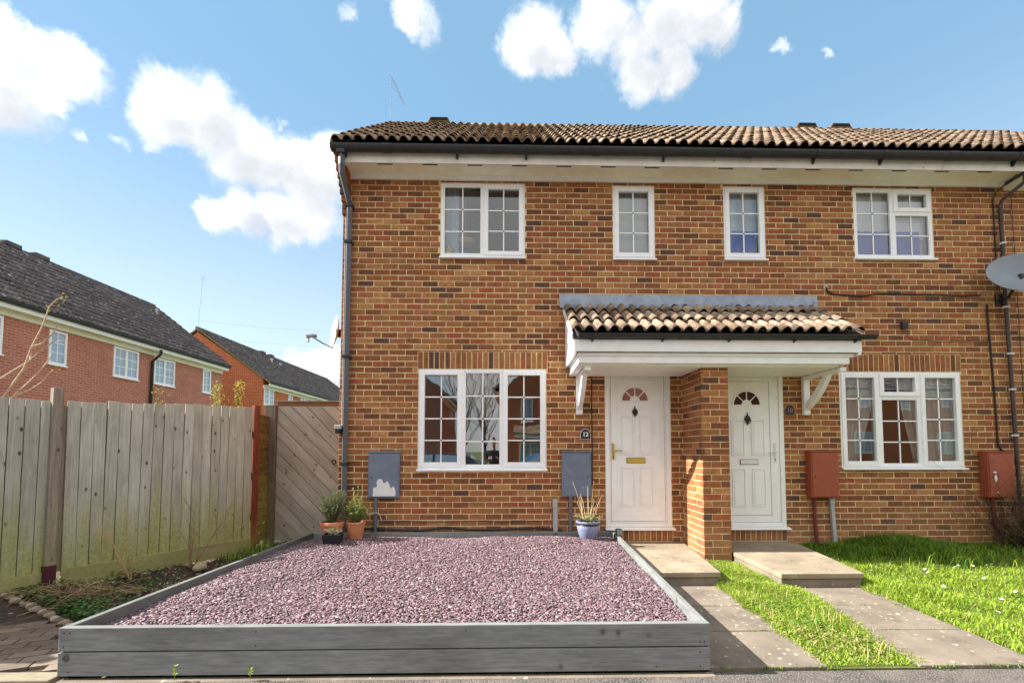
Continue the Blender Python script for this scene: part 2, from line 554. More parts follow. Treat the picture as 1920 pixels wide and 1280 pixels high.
def m_asphalt():
    k = NT('tarmac')
    P = k.pos()
    c = k.mix(k.ramp(k.voro(P, 95), 0.1, 0.5), lin(150, 142, 134), lin(78, 74, 72))
    c = k.mix(k.ramp(k.noise(P, 2.5, 5, 0.65), 0.35, 0.7, 0, 0.6), c, lin(128, 118, 108))
    c = k.mix(k.ramp(k.noise(P, 40, 3, 0.7), 0.68, 0.76, 0, 0.8), c, lin(205, 198, 186))
    k.base(c); k.rough(0.95); k.spec(0.15)
    k.bump(k.voro(P, 95), 0.7, 0.008)
    return k.m

M = {}
M['brick'] = m_brick()
M['mortar'] = m_mortar('mortar_sand', lin(232, 207, 158))
M['white'] = m_plain('white_upvc', (0.90, 0.90, 0.905), 0.32, 0.03, 8, 0, 0, 0, None, 0.5)
M['whitedoor'] = m_plain('white_door_skin', (0.89, 0.89, 0.88), 0.38, 0.03, 5)
M['paint'] = m_plain('white_painted_timber', (0.89, 0.89, 0.87), 0.5, 0.04, 6, 0.05, 30)
M['oldpaint'] = m_plain('weathered_white_paint', lin(224, 218, 208), 0.6, 0.08, 5, 0.1, 40, 0, (lin(150, 120, 100), 7, 0.62))
M['soffit'] = m_plain('cream_soffit_paint', lin(250, 242, 222), 0.6, 0.06, 5, 0.1, 30, 0, (lin(196, 168, 134), 5, 0.64))
M['black'] = m_plain('black_gutter_plastic', lin(46, 46, 48), 0.42, 0.2, 12, 0, 0, 0, (lin(92, 90, 86), 9, 0.62))
M['blackiron'] = m_plain('black_iron', lin(40, 34, 30), 0.4, 0.2, 30)
M['greypipe'] = m_plain('grey_pipe_paint', lin(104, 106, 110), 0.5, 0.1, 14)
M['downpipe'] = m_plain('dark_grey_plastic', lin(84, 85, 90), 0.38, 0.08, 10)
M['brownpipe'] = m_plain('brown_pipe', lin(74, 60, 56), 0.5, 0.15, 12)
M['conduit'] = m_plain('light_grey_conduit', lin(172, 172, 170), 0.5, 0.06, 12)
M['lead'] = m_plain('lead_flashing', lin(150, 160, 174), 0.42, 0.14, 6, 0.15, 9, 0.0, (lin(92, 100, 118), 11, 0.55))
M['tile'] = m_tile()
M['fartile'] = m_fartile()
M['ridge'] = m_plain('lichened_ridge', lin(150, 132, 96), 0.92, 0.2, 10, 0.4, 40, 0, (lin(172, 152, 70), 8, 0.52))
M['ridgevent'] = m_plain('brown_ridge_vent', lin(96, 70, 48), 0.8, 0.2, 12, 0.1, 30, 0, (lin(112, 112, 52), 9, 0.55))
M['dark'] = m_plain('dark_void', (0.012, 0.011, 0.010), 0.9)
M['gold'] = m_plain('brass', lin(212, 178, 84), 0.28, 0.05, 20, 0, 0, 0.9)
M['chrome'] = m_plain('white_handle', (0.75, 0.75, 0.75), 0.25, 0.02)
M['glass'] = m_glass('window_glass', 0.24)
M['glass_up'] = m_glass('upper_window_glass', 0.12)
M['wallroom'] = m_plain('interior_plaster', (0.45, 0.43, 0.40), 0.9, 0.05, 2)
M['meter_grey'] = m_plain('grey_blue_painted_steel', lin(112, 122, 138), 0.42, 0.10, 6, 0.08, 25, 0, (lin(88, 98, 112), 5, 0.6))
M['meter_red'] = m_plain('red_oxide_paint', lin(152, 76, 52), 0.45, 0.08, 6, 0.06, 30, 0, (lin(126, 60, 44), 6, 0.6))
M['flake'] = m_plain('bare_white_primer', lin(226, 226, 222), 0.6, 0.04)
M['redpipe'] = m_plain('dark_red_pipe', lin(108, 46, 40), 0.5, 0.2, 20, 0, 0, 0, (lin(210, 200, 190), 16, 0.64))
M['fence'] = m_wood('weathered_fence_board', lin(178, 177, 165), lin(208, 207, 195), 0.85, 1.0)
M['fencepost'] = m_wood('weathered_fence_post', lin(132, 122, 110), lin(170, 160, 146), 0.3, 0.8)
M['redpost'] = m_wood('red_stained_post', lin(122, 62, 44), lin(144, 80, 58), 0.3, 0.3, 0.6, 0.0, 0.6)
M['gravelboard'] = m_wood('green_gravel_board', lin(172, 162, 126), lin(196, 186, 150), 0.55, 0.3, 1.0, 0.1, 0.5)
M['gate'] = m_wood('weathered_gate_board', lin(178, 168, 154), lin(208, 197, 182), 0.0, 1.0)
M['gatepost'] = m_wood('dark_gate_post', lin(124, 114, 106), lin(156, 144, 134), 0.25, 0.4)
M['lap'] = m_wood('green_lap_slat', lin(112, 92, 52), lin(146, 120, 72), 0.7, 0.5, 1.0, 0.4, 1.4)
M['gaterail'] = m_wood('orange_gate_rail', lin(138, 96, 62), lin(168, 120, 82), 0.0, 0.5)
M['planter'] = m_wood('grey_stained_plank', lin(126, 129, 128), lin(150, 152, 150), 0.0, 0.7, 0.6, gz=5.5)
M['steelshoe'] = m_plain('maroon_post_shoe', lin(74, 26, 34), 0.5, 0.2, 20)
M['slate'] = m_attr('plum_slate', 0.75, 0.2, 60, 0.35, 0.35)
M['grass'] = m_leaf('grass_blade', 0.35, 0.55)
M['leaf'] = m_leaf('leaf', 0.3, 0.55)
M['straw'] = m_attr('dry_stem', 0.85, 0.1, 60, 0.2)
M['soil'] = m_plain('garden_soil', lin(66, 54, 44), 0.95, 0.4, 9, 0.9, 30, 0, (lin(104, 90, 72), 14, 0.55))
M['lawnsoil'] = m_plain('soil_under_lawn', lin(84, 92, 42), 0.95, 0.3, 8, 0.5, 30)
M['stone'] = m_attr('bed_stone', 0.9, 0.5, 40, 0.3)
M['slab'] = m_concrete('paving_concrete', lin(134, 122, 108), 0.9)
M['step'] = m_concrete('step_concrete', lin(156, 142, 120), 0.6)
M['paver'] = m_attr('block_paver', 0.92, 0.5, 70, 0.4)
M['edging'] = m_concrete('edging_concrete', lin(158, 146, 122), 0.4)
M['tarmac'] = m_asphalt()
M['terracotta'] = m_plain('terracotta', lin(196, 126, 88), 0.85, 0.10, 12, 0.2, 60, 0, (lin(216, 176, 148), 10, 0.56))
M['blackpot'] = m_plain('black_plastic_pot', lin(30, 32, 40), 0.45, 0.1, 10)
M['bluepot'] = m_plain('blue_glazed_pot', lin(136, 142, 168), 0.3, 0.12, 14, 0, 0, 0, (lin(104, 96, 96), 12, 0.6))
M['darkglaze'] = m_plain('dark_glaze', lin(44, 44, 52), 0.3, 0.1, 14)
M['gablebrick'] = m_farbrick('brown_gable_brick', lin(140, 92, 62), lin(118, 76, 54), lin(176, 150, 108))
M['farbrick1'] = m_farbrick('pink_red_brick', lin(194, 122, 104), lin(176, 108, 94), lin(210, 172, 148))
M['farbrick2'] = m_farbrick('orange_red_brick', lin(204, 112, 74), lin(184, 98, 66), lin(220, 168, 124))
M['bark'] = m_plain('pale_bark', lin(176, 152, 128), 0.85, 0.25, 25, 0.3, 60)
M['darkbark'] = m_plain('dark_bark', lin(82, 72, 60), 0.9, 0.25, 15, 0.3, 60)
M['dish'] = m_plain('grey_dish', lin(128, 134, 142), 0.35, 0.05, 6)
M['dishwhite'] = m_plain('pale_dish', lin(214, 214, 204), 0.45, 0.05, 6)
M['wire'] = m_plain('dark_cable', lin(48, 36, 32), 0.6, 0.1)
M['whitewire'] = m_plain('white_cable', lin(206, 200, 192), 0.6, 0.05)
M['steel'] = m_plain('galvanised_steel', lin(150, 152, 156), 0.4, 0.1, 20, 0, 0, 0.6)
M['green_box'] = m_plain('dark_green_plastic', lin(34, 62, 58), 0.45, 0.1)
M['groundfar'] = m_plain('far_ground', lin(96, 104, 62), 0.95, 0.25, 0.6)
# ------------------------------------------------------------------ ground sheets
g = MB(); g.quad((-400, -400, -0.09), (400, -400, -0.09), (400, 400, -0.09), (-400, 400, -0.09))
struct(g.build('ground', M['groundfar']))
g = MB()
nx, ny = 60, 30
for i in range(nx):
    pass
g.quad((-30, -16, -0.022), (40, -16, -0.022), (40, -3.462, -0.022), (-30, -3.462, -0.022))
struct(g.build('road', M['tarmac']))

# ------------------------------------------------------------------ brickwork
CH, BW = 0.0812, 0.225
ZTOP = 5.20
PAL = [((154,104,69),4.5), ((164,116,77),4), ((147,94,61),5), ((150,88,62),2.4), ((139,92,60),5), ((124,80,56),4.4), ((106,72,56),2.6), ((92,68,60),1.2), ((170,128,87),2.2), ((147,106,68),4), ((156,102,76),1.6), ((132,86,60),4)]
PALC = [tuple(min(1, x*k_) for x, k_ in zip(lin(*p[0]), (1.17, 1.10, 1.02))) for p in PAL]
PALW = [p[1] for p in PAL]
def pick():
    return rnd.choices(range(len(PAL)), PALW)[0]
def brick_shape(mb, w, h, d, off=(0, 0, 0), face='-y', c=None, jit=0.0016):
    """a brick whose face looks along `face`; centre of the face plane at off, chamfered arrises"""
    e = 0.0045
    j = lambda: rnd.uniform(-jit, jit)
    hw, hh = w/2, h/2
    a = [(-hw+j(), -hh+j()), (hw+j(), -hh+j()), (hw+j(), hh+j()), (-hw+j(), hh+j())]
    b = [(x*(1-e/hw), y*(1-e/hh)) for x, y in a]
    pr = [0.0+j()*0.6 for _ in range(4)]
    pts = [(x, pr[i], z) for i, (x, z) in enumerate(b)] + [(x, e*0.7, z) for x, z in a] + [(x, d, z) for x, z in a]
    if face == '-y':
        T = lambda p: (p[0]+off[0], p[1]+off[1], p[2]+off[2])
    elif face == '-x':
        T = lambda p: (p[1]+off[0], -p[0]+off[1], p[2]+off[2])
    elif face == '+x':
        T = lambda p: (-p[1]+off[0], p[0]+off[1], p[2]+off[2])
    vs = [T(p) for p in pts]
    fs = [(0,1,2,3)] + [(i, 4+i, 4+(i+1) % 4, (i+1) % 4) for i in range(4)] + [(4+i, 8+i, 8+(i+1) % 4, 4+(i+1) % 4) for i in range(4)]
    fs = [tuple(f) for f in fs]
    mb.add(vs, fs, c)
BM = {}
def brick_mesh(w, h, d, face, ci):
    key = (round(w, 3), round(h, 3), face, ci, rnd.randrange(3))
    if key not in BM:
        mb = MB(); brick_shape(mb, w, h, d, (0, 0, 0), face, PALC[ci])
        BM[key] = mb.mesh('brick', M['brick'])
    return BM[key]
def lay_bricks(parent, rects, face='-y', plane=0.0, limit=300, d=0.03, rest='brickwork'):
    """rects: (u, z, w, h) centre + size. The nearest become bricks of their own, the rest one mass."""
    def wpos(u, z):
        return Vector((u, plane, z)) if face == '-y' else Vector((plane, u, z))
    order = sorted(rects, key=lambda q: (wpos(q[0], q[1])-CAM).length)
    std = [q for q in order if q[2] > 0.06 and q[3] > 0.05]
    own = set(id(q) for q in std[:limit])
    mb = MB()
    for q in rects:
        u, z, w, h = q
        p = wpos(u, z) + Vector((rnd.uniform(-.0015, .0015), rnd.uniform(-.0015, .0015), rnd.uniform(-.0015, .0015)))
        ci = pick()
        if id(q) in own:
            o = link('brick', brick_mesh(w, h, d, face, ci), None, parent, p)
            o.rotation_euler = (0, rnd.uniform(-.006, .006) if face == '-y' else 0, 0)
        else:
            brick_shape(mb, w, h, d, p, face, PALC[ci])
    if mb.f:
        struct(mb.build(rest, M['brick'], parent), 'stuff')
def subtract(r, o):
    """rect r=(x0,x1,z0,z1) minus opening o, keeping simple pieces"""
    if r[1] <= o[0] or r[0] >= o[1] or r[3] <= o[2] or r[2] >= o[3]:
        return [r]
    out = []
    if r[0] < o[0]: out.append((r[0], o[0], r[2], r[3]))
    if r[1] > o[1]: out.append((o[1], r[1], r[2], r[3]))
    x0, x1 = max(r[0], o[0]), min(r[1], o[1])
    if r[3] > o[3]: out.append((x0, x1, o[3], r[3]))
    if r[2] < o[2]: out.append((x0, x1, r[2], o[2]))
    return out
def facade_rects(x0, x1, nrows, openings, soldiers):
    res = []
    for r in range(nrows):
        zc = ZTOP - CH*r
        za, zb = zc-CH/2+.0066, zc+CH/2-.0066
        s = 0.1125 if r % 2 else 0.0
        k = math.floor((x0-s)/BW)-1
        while s+k*BW < x1+.3:
            a, b = s+k*BW, s+(k+1)*BW
            k += 1
            cen = (a+b)/2
            if a < 0 < b:
                a = 0.0; cen = (a+b)/2
            if not (x0 <= cen < x1) or b <= 0.01:
                continue
            ps = [(a+.0062+rnd.uniform(-.002, .002), b-.0062+rnd.uniform(-.002, .002), za, zb)]
            for o in openings + soldiers:
                nps = []
                for p in ps:
                    nps += subtract(p, (o[0]-.004, o[1]+.004, o[2]-.004, o[3]+.004))
                ps = nps
            for p in ps:
                if p[1]-p[0] > .018 and p[3]-p[2] > .018:
                    res.append(((p[0]+p[1])/2, (p[2]+p[3])/2, p[1]-p[0], p[3]-p[2]))
    for (a, b, z0, z1) in soldiers:
        n = round((b-a)/0.0745); pt = (b-a)/n
        for i in range(n):
            res.append((a+(i+.5)*pt, (z0+z1)/2, pt-.013, z1-z0-.006))
    return res
def wall_core(parent, x0, x1, z0, z1, y0, y1, openings, mat):
    xs = sorted({x0, x1, *[min(max(q, x0), x1) for o in openings for q in o[:2]]})
    zs = sorted({z0, z1, *[min(max(q, z0), z1) for o in openings for q in o[2:4]]})
    def solid(i, j):
        if i < 0 or j < 0 or i >= len(xs)-1 or j >= len(zs)-1:
            return False
        cx, cz = (xs[i]+xs[i+1])/2, (zs[j]+zs[j+1])/2
        return not any(o[0] < cx < o[1] and o[2] < cz < o[3] for o in openings)
    mb = MB()
    for i in range(len(xs)-1):
        for j in range(len(zs)-1):
            if not solid(i, j):
                continue
            a, b, c, d = xs[i], xs[i+1], zs[j], zs[j+1]
            mb.quad((a,y0,c), (b,y0,c), (b,y0,d), (a,y0,d))
            mb.quad((b,y1,c), (a,y1,c), (a,y1,d), (b,y1,d))
            if not solid(i-1, j): mb.quad((a,y1,c), (a,y0,c), (a,y0,d), (a,y1,d))
            if not solid(i+1, j): mb.quad((b,y0,c), (b,y1,c), (b,y1,d), (b,y0,d))
            if not solid(i, j-1): mb.quad((a,y0,c), (a,y1,c), (b,y1,c), (b,y0,c))
            if not solid(i, j+1): mb.quad((a,y0,d), (b,y0,d), (b,y1,d), (a,y1,d))
    return mb.build('wall', mat, parent)

# ------------------------------------------------------------------ windows and doors
FY = 0.012          # front plane of the frames
def frame_rect(mb, x0, x1, z0, z1, w, y0, y1):
    mb.box(x0, x0+w, y0, y1, z0, z1); mb.box(x1-w, x1, y0, y1, z0, z1)
    mb.box(x0+w, x1-w, y0, y1, z0, z0+w); mb.box(x0+w, x1-w, y0, y1, z1-w, z1)
PANES = {}
def pane(parent, x0, x1, z0, z1, y, mat, tilt):
    w, h = round(x1-x0, 3), round(z1-z0, 3)
    key = (w, h, mat.name)
    if key not in PANES:
        mb = MB(); mb.quad((-w/2, 0, -h/2), (w/2, 0, -h/2), (w/2, 0, h/2), (-w/2, 0, h/2))
        PANES[key] = mb.mesh('pane', mat)
    o = link('pane', PANES[key], None, parent, ((x0+x1)/2, y, (z0+z1)/2))
    o.rotation_euler = (tilt[0], 0, tilt[1])
def window(parent, x0, x1, z0, z1, lights, glass, sill=True, label=None):
    """lights: (x0,x1,z0,z1 fractions, opening sash?, nx, nz)"""
    fr = MB(); fw_ = 0.036
    frame_rect(fr, x0, x1, z0, z1, fw_, FY, FY+.06)
    win = fr.build('window', M['white'], parent, bevel=0.004)
    if label:
        win['label'] = label
    W, H = x1-x0, z1-z0
    for (a, b, c, d, sash, nx, nz) in lights:
        la, lb, lc, ld = x0+a*W, x0+b*W, z0+c*H, z0+d*H
        e = 0.018
        if a > 0.01: la -= 0
        mm = MB()
        # mullion / transom faces between lights
        if b < 0.99: mm.box(lb-.022, lb+.022, FY+.001, FY+.06, max(lc, z0+fw_), min(ld, z1-fw_))
        if c > 0.01: mm.box(max(la, x0+fw_)+.022*(a > .01), min(lb, x1-fw_)-.022*(b < .99), FY+.0015, FY+.06, lc-.022, lc+.022)
        if mm.f:
            mm.build('mullion', M['white'], win, bevel=0.003)
        ia = la + (fw_ if a < .01 else .022); ib = lb - (fw_ if b > .99 else .022)
        ic = lc + (fw_ if c < .01 else .022); id_ = ld - (fw_ if d > .99 else .022)
        if sash:
            sb = MB(); sw = 0.062
            frame_rect(sb, ia-.012, ib+.012, ic-.012, id_+.012, sw, FY-.016, FY+.04)
            sb.build('sash', M['white'], win, bevel=0.006)
            ga, gb, gc, gd = ia-.012+sw, ib+.012-sw, ic-.012+sw, id_+.012-sw
        else:
            bd = MB()
            frame_rect(bd, ia, ib, ic, id_, .020, FY+.004, FY+.04)
            bd.build('glazing_bead', M['white'], win, bevel=0.003)
            ga, gb, gc, gd = ia+.02, ib-.02, ic+.02, id_-.02
        tilt = (rnd.uniform(-.004, .004), rnd.uniform(-.006, .006))
        t = 0.017
        pw, ph = (gb-ga)/nx, (gd-gc)/nz
        for i in range(nx):
            for j in range(nz):
                pane(win, ga+i*pw, ga+(i+1)*pw, gc+j*ph, gc+(j+1)*ph, FY+.030, glass, tilt)
        for i in range(1, nx):
            q = MB(); q.box(ga+i*pw-t/2, ga+i*pw+t/2, FY+.022, FY+.034, gc, gd); q.build('glazing_bar', M['white'], win)
        for j in range(1, nz):
            q = MB(); q.box(ga, gb, FY+.0225, FY+.0335, gc+j*ph-t/2, gc+j*ph+t/2); q.build('glazing_bar', M['white'], win)
        nd = MB()
        for i in range(1, nx):
            for j in range(1, nz):
                nd.lathe([(0, .003), (.011, .003), (.013, 0)], (0, 0, 0), 8)
                k = 24
                for q in range(len(nd.v)-k, len(nd.v)):
                    v = nd.v[q]; nd.v[q] = (ga+i*pw+v[0], FY+.0215-v[2], gc+j*ph+v[1])
        if nd.f:
            nd.build('bar_boss', M['greypipe'], win)
    if sill:
        s = MB(); s.prism([(-.045, z0-.034), (-.045, z0-.012), (FY+.01, z0-.001), (FY+.05, z0-.001), (FY+.05, z0-.034)], 'x', x0-.012, x1+.014)
        s.build('sill', M['white'], win, bevel=0.003)
    return win

def door(parent, x0, x1, z0, z1, leaf, handed, fan, glassmat, lock, label, knock, letter, letter_mat, handle_mat, fx):
    fr = MB(); w = .062
    fr.box(x0, x0+w, FY-.01, FY+.07, z0, z1); fr.box(x1-w, x1, FY-.01, FY+.07, z0, z1)
    fr.box(x0+w, x1-w, FY-.01, FY+.07, z1-w, z1); fr.box(x0+w, x1-w, FY-.01, FY+.07, z0, z0+.055)
    d = fr.build('door', M['whitedoor'], parent, bevel=0.006)
    d['label'] = label
    lx0, lx1, lz0, lz1 = leaf
    # outer sash border around the leaf
    ob = MB()
    ox0, ox1, oz0, oz1 = x0+w+.003, x1-w-.003, z0+.058, z1-w-.003
    if lx0-ox0 > .012: ob.box(ox0, lx0-.004, FY+.004, FY+.06, oz0, oz1)
    if ox1-lx1 > .012: ob.box(lx1+.004, ox1, FY+.004, FY+.06, oz0, oz1)
    if oz1-lz1 > .012: ob.box(max(lx0-.004, ox0), min(lx1+.004, ox1), FY+.0045, FY+.06, lz1+.004, oz1)
    if lz0-oz0 > .012: ob.box(max(lx0-.004, ox0), min(lx1+.004, ox1), FY+.0045, FY+.06, oz0, lz0-.004)
    ob.build('door_frame', M['whitedoor'], d, bevel=0.004)
    lf = MB(); lf.box(lx0, lx1, FY+.008, FY+.055, lz0, lz1)
    leafo = lf.build('door_leaf', M['whitedoor'], d, bevel=0.004)
    # shadow gap round the leaf
    gp = MB(); frame_rect(gp, lx0-.0045, lx1+.0045, lz0-.0045, lz1+.0045, .0044, FY+.012, FY+.03)
    gp.build('seal', M['dark'], d)
    yl = FY+.008
    def mould(a, b, c, e, t=.016):
        q = MB(); frame_rect(q, a, b, c, e, t, yl-.014, yl+.002); q.build('panel_mould', M['whitedoor'], d, bevel=0.006)
        q = MB(); q.prism([(a+t+.012, c+t+.012), (b-t-.012, c+t+.012), (b-t-.012, e-t-.012), (a+t+.012, e-t-.012)], 'y', yl-.011, yl+.001)
        q.build('door_panel', M['whitedoor'], d, bevel=0.005)
    for (a, b, c, e) in fx:
        if e-c > 1.2:
            q = MB(); frame_rect(q, a, b, c, e, .014, yl-.007, yl+.002); q.build('panel_mould', M['whitedoor'], d, bevel=0.006)
        else:
            mould(a, b, c, e)
    # fanlight
    fxc, fzc, r = fan
    mo = MB()
    N = 28
    def ring(r0, r1, y0_, y1_):
        vs, fs = [], []
        for i in range(N+1):
            t = PI*i/N
            for (rr, yy) in ((r0, y1_), (r0, y0_), (r1, y0_), (r1, y1_)):
                vs.append((fxc+rr*math.cos(t), yy, fzc+rr*math.sin(t)))
        for i in range(N):
            for q in range(4):
                fs.append((i*4+q, i*4+(q+1) % 4, (i+1)*4+(q+1) % 4, (i+1)*4+q))
        mo.add(vs, fs)
    ring(r, r+.026, yl-.014, yl+.002)
    ring(0.30*r, 0.30*r+.016, yl-.010, yl+.002)
    mo.box(fxc-r-.026, fxc+r+.026, yl-.014, yl+.002, fzc-.022, fzc)
    mo.prism([(fxc+.30*r*math.cos(PI*i/12), fzc+.30*r*math.sin(PI*i/12)) for i in range(13)], 'y', yl-.008, yl+.001)
    for t in (PI*.25, PI*.5, PI*.75):
        Mx = Matrix.Translation((fxc+math.cos(t)*r*.66, yl-.004, fzc+math.sin(t)*r*.66)) @ Matrix.Rotation(-t, 4, 'Y')
        mo.obox(Mx, r*.70, .012, .014)
    mo.build('fanlight_mould', M['whitedoor'], d, bevel=0.003)
    for s in range(4):
        t0, t1 = PI*s/4, PI*(s+1)/4
        q = MB()
        pts = [(fxc+r*.34*math.cos(t0+(t1-t0)*i/6), fzc+r*.34*math.sin(t0+(t1-t0)*i/6)) for i in range(7)]
        pts += [(fxc+r*math.cos(t1-(t1-t0)*i/6), fzc+r*math.sin(t1-(t1-t0)*i/6)) for i in range(7)]
        q.prism(pts, 'y', yl-.002, yl+.001)
        q.build('fanlight_pane', glassmat, d)
    # knocker: urn body, ring and spike
    kx, kz, ks = knock
    q = MB()
    q.lathe([(0, .06), (.006, .05), (.004, .035), (.012, .028), (.024, .012), (.026, -.004), (.018, -.022), (.008, -.03), (.01, -.036), (.003, -.055), (0, -.06)], (0, 0, 0), 12)
    q.v = [(kx+v[0]*ks*1.15, yl-.012+v[1]*.5, kz+v[2]*ks) for v in q.v]
    q.tube([(kx+.024*ks*math.cos(a), yl-.03, kz-.006*ks+.034*ks*math.sin(a)) for a in [PI+PI*i/10 for i in range(11)]], .004*ks, 6)
    q.build('knocker', M['blackiron'], d, smooth=True)
    # letter plate
    a, b, c, e = letter
    q = MB(); q.box(a-.006, b+.006, yl-.006, yl+.002, c-.006, e+.006); q.build('letter_plate_rim', M['blackiron'], d)
    q = MB(); q.box(a, b, yl-.016, yl-.005, c, e); q.build('letter_plate', letter_mat, d, bevel=0.004)
    # handle with backplate
    hx, h0, h1, sgn = lock
    q = MB(); q.box(hx-.016, hx+.016, yl-.014, yl-.001, h0, h1)
    hz = h0+(h1-h0)*.55
    q.tube([(hx, yl-.01, hz), (hx, yl-.05, hz), (hx+sgn*.02, yl-.06, hz), (hx+sgn*.115, yl-.055, hz-.004)], .011, 8)
    q.build('handle', handle_mat, d, bevel=0.002)
    q = MB(); q.box(hx-.005, hx+.005, yl-.0155, yl-.0135, h0+.025, h0+.055); q.build('keyhole', M['dark'], d)
    s = MB(); s.prism([(-.07, z0-.036), (-.07, z0-.018), (FY, z0-.001), (FY+.05, z0-.001), (FY+.05, z0-.036)], 'x', x0-.012, x1+.03)
    s.build('threshold', M['white'], d, bevel=0.003)
    return d

# openings: x0 x1 z0 z1
W_LL = (1.089, 2.868, 1.152, 2.535)
W_UL = (1.374, 2.570, 4.135, 5.208)
W_S1 = (3.830, 4.430, 4.130, 5.196)
W_S2 = (5.430, 6.030, 4.138, 5.204)
W_UR = (7.330, 8.495, 4.168, 5.204)
W_LR = (7.029, 8.790, 1.165, 2.518)
D_12 = (3.690, 4.610, 0.345, 2.545)
D_10 = (5.270, 6.215, 0.345, 2.550)
def outset(o):
    return (o[0], o[1], o[2]-.034, o[3])
SOLD = [(1.075, 2.885, 2.540, 2.776), (7.015, 8.805, 2.524, 2.766)]
DSOLD = [(3.69, 4.62, .150, .306), (5.27, 6.22, .150, .306)]
ALLO = [outset(o) for o in (W_LL, W_UL, W_S1, W_S2, W_UR, W_LR, D_12, D_10)]
NR = 65
XB1, XB2, XB3 = 4.95, 9.5625, 14.2

# ------------------------------------------------------------------ roof geometry
EAVE_Y, EAVE_Z = -0.475, 5.468
RIDGE_Y, RIDGE_Z = 2.52, 7.845
SL = math.hypot(RIDGE_Y-EAVE_Y, RIDGE_Z-EAVE_Z)
SV = Vector((0, (RIDGE_Y-EAVE_Y)/SL, (RIDGE_Z-EAVE_Z)/SL))
SN = Vector((0, -SV.z, SV.y))
TW = 0.298
def tile_profile(n=10, pitch=TW/2, hgt=0.054):
    pr = []
    for roll in range(2):
        for i in range(n + (1 if roll else 0)):
            t = i/n
            pr.append((roll*pitch + t*pitch, hgt*(math.sin(PI*min(t/.80, 1.0))**0.75 if t < .80 else 0.0)))
    return pr
def tile_mesh(name, length, mat, hgt=0.054, thick=0.033):
    """local: X across, Y up the slope from the nose, Z off the roof; nose end lifted on the tile below"""
    pr = tile_profile(hgt=hgt)
    n = len(pr)
    mb = MB()
    j = lambda: rnd.uniform(-.0015, .0015)
    top0 = [(x-TW/2, 0+j(), z+thick*1.1) for x, z in pr]
    bot0 = [(x-TW/2, 0.003, z+thick*1.1-.014) for x, z in pr]
    top1 = [(x-TW/2, length, z*0.96) for x, z in pr]
    vs = top0+bot0+top1
    fs = [(i, i+1, 2*n+i+1, 2*n+i) for i in range(n-1)] + [(n+i, n+i+1, i+1, i) for i in range(n-1)]
    fs += [(0, 2*n, n), (n-1, 2*n-1, 3*n-1)]
    mb.add(vs, fs)
    me = mb.mesh(name, mat)
    me.polygons.foreach_set('use_smooth', [True]*(n-1)+[False]*(n-1)+[False]*2)
    return me
def basis(xv, yv, zv, loc):
    m_ = Matrix((xv, yv, zv)).transposed().to_4x4(); m_.translation = loc
    return m_
def roof_tiles(parent, x0, x1, eave, sv, sn, slen, gauge, meshes, name='roof_tile'):
    cols = round((x1-x0)/TW)
    rows = math.ceil((slen-0.05)/gauge)
    M0 = basis(Vector((1, 0, 0)), sv, sn, Vector())
    eu = M0.to_euler()
    for r in range(rows):
        for c in range(cols):
            p = eave + sv*(r*gauge) + Vector((x0+(c+.5)*TW, 0, 0)) + sn*rnd.uniform(-.003, .005)
            o = link(name, rnd.choice(meshes), None, parent, p)
            o.rotation_euler = (eu.x+rnd.uniform(-.012, .012), eu.y, rnd.uniform(-.012, .012))
GAUGE = 0.345
TILES = [tile_mesh('roof_tile', GAUGE+.06, M['tile']) for _ in range(4)]

def house_body(name, label, x0, x1, gable, openings, soldiers, nbrick_x1=None):
    h = thing(name, label, 'house', ((x0+x1)/2, 0, 0), 'brick terraced houses in the row')
    ops = [o for o in openings if x0 < (o[0]+o[1])/2 < x1]
    sds = [o for o in soldiers if x0 < (o[0]+o[1])/2 < x1]
    wall_core(h, x0 + (0.006 if gable else 0), x1, -0.06, 5.26, 0.006, 0.26, ops, M['mortar'])
    lay_bricks(h, facade_rects(x0 if not gable else 0, nbrick_x1 or x1, NR, ops, sds), '-y', 0.0, 300)
    # roof: underlay slopes, tiles, ridge
    mb = MB()
    rx0, rx1 = (x0+.02 if gable else x0), x1
    a0 = (EAVE_Y+.05, EAVE_Z-.03); a1 = (RIDGE_Y, RIDGE_Z-.05); a2 = (2*RIDGE_Y+.47, EAVE_Z-.03)
    mb.prism([a0, (a0[0], a0[1]-.02), (RIDGE_Y, RIDGE_Z-.10), (a2[0], a2[1]-.02), a2, a1], 'x', rx0, rx1)
    roof = mb.build('roof', M['fartile'], h)
    return h, roof
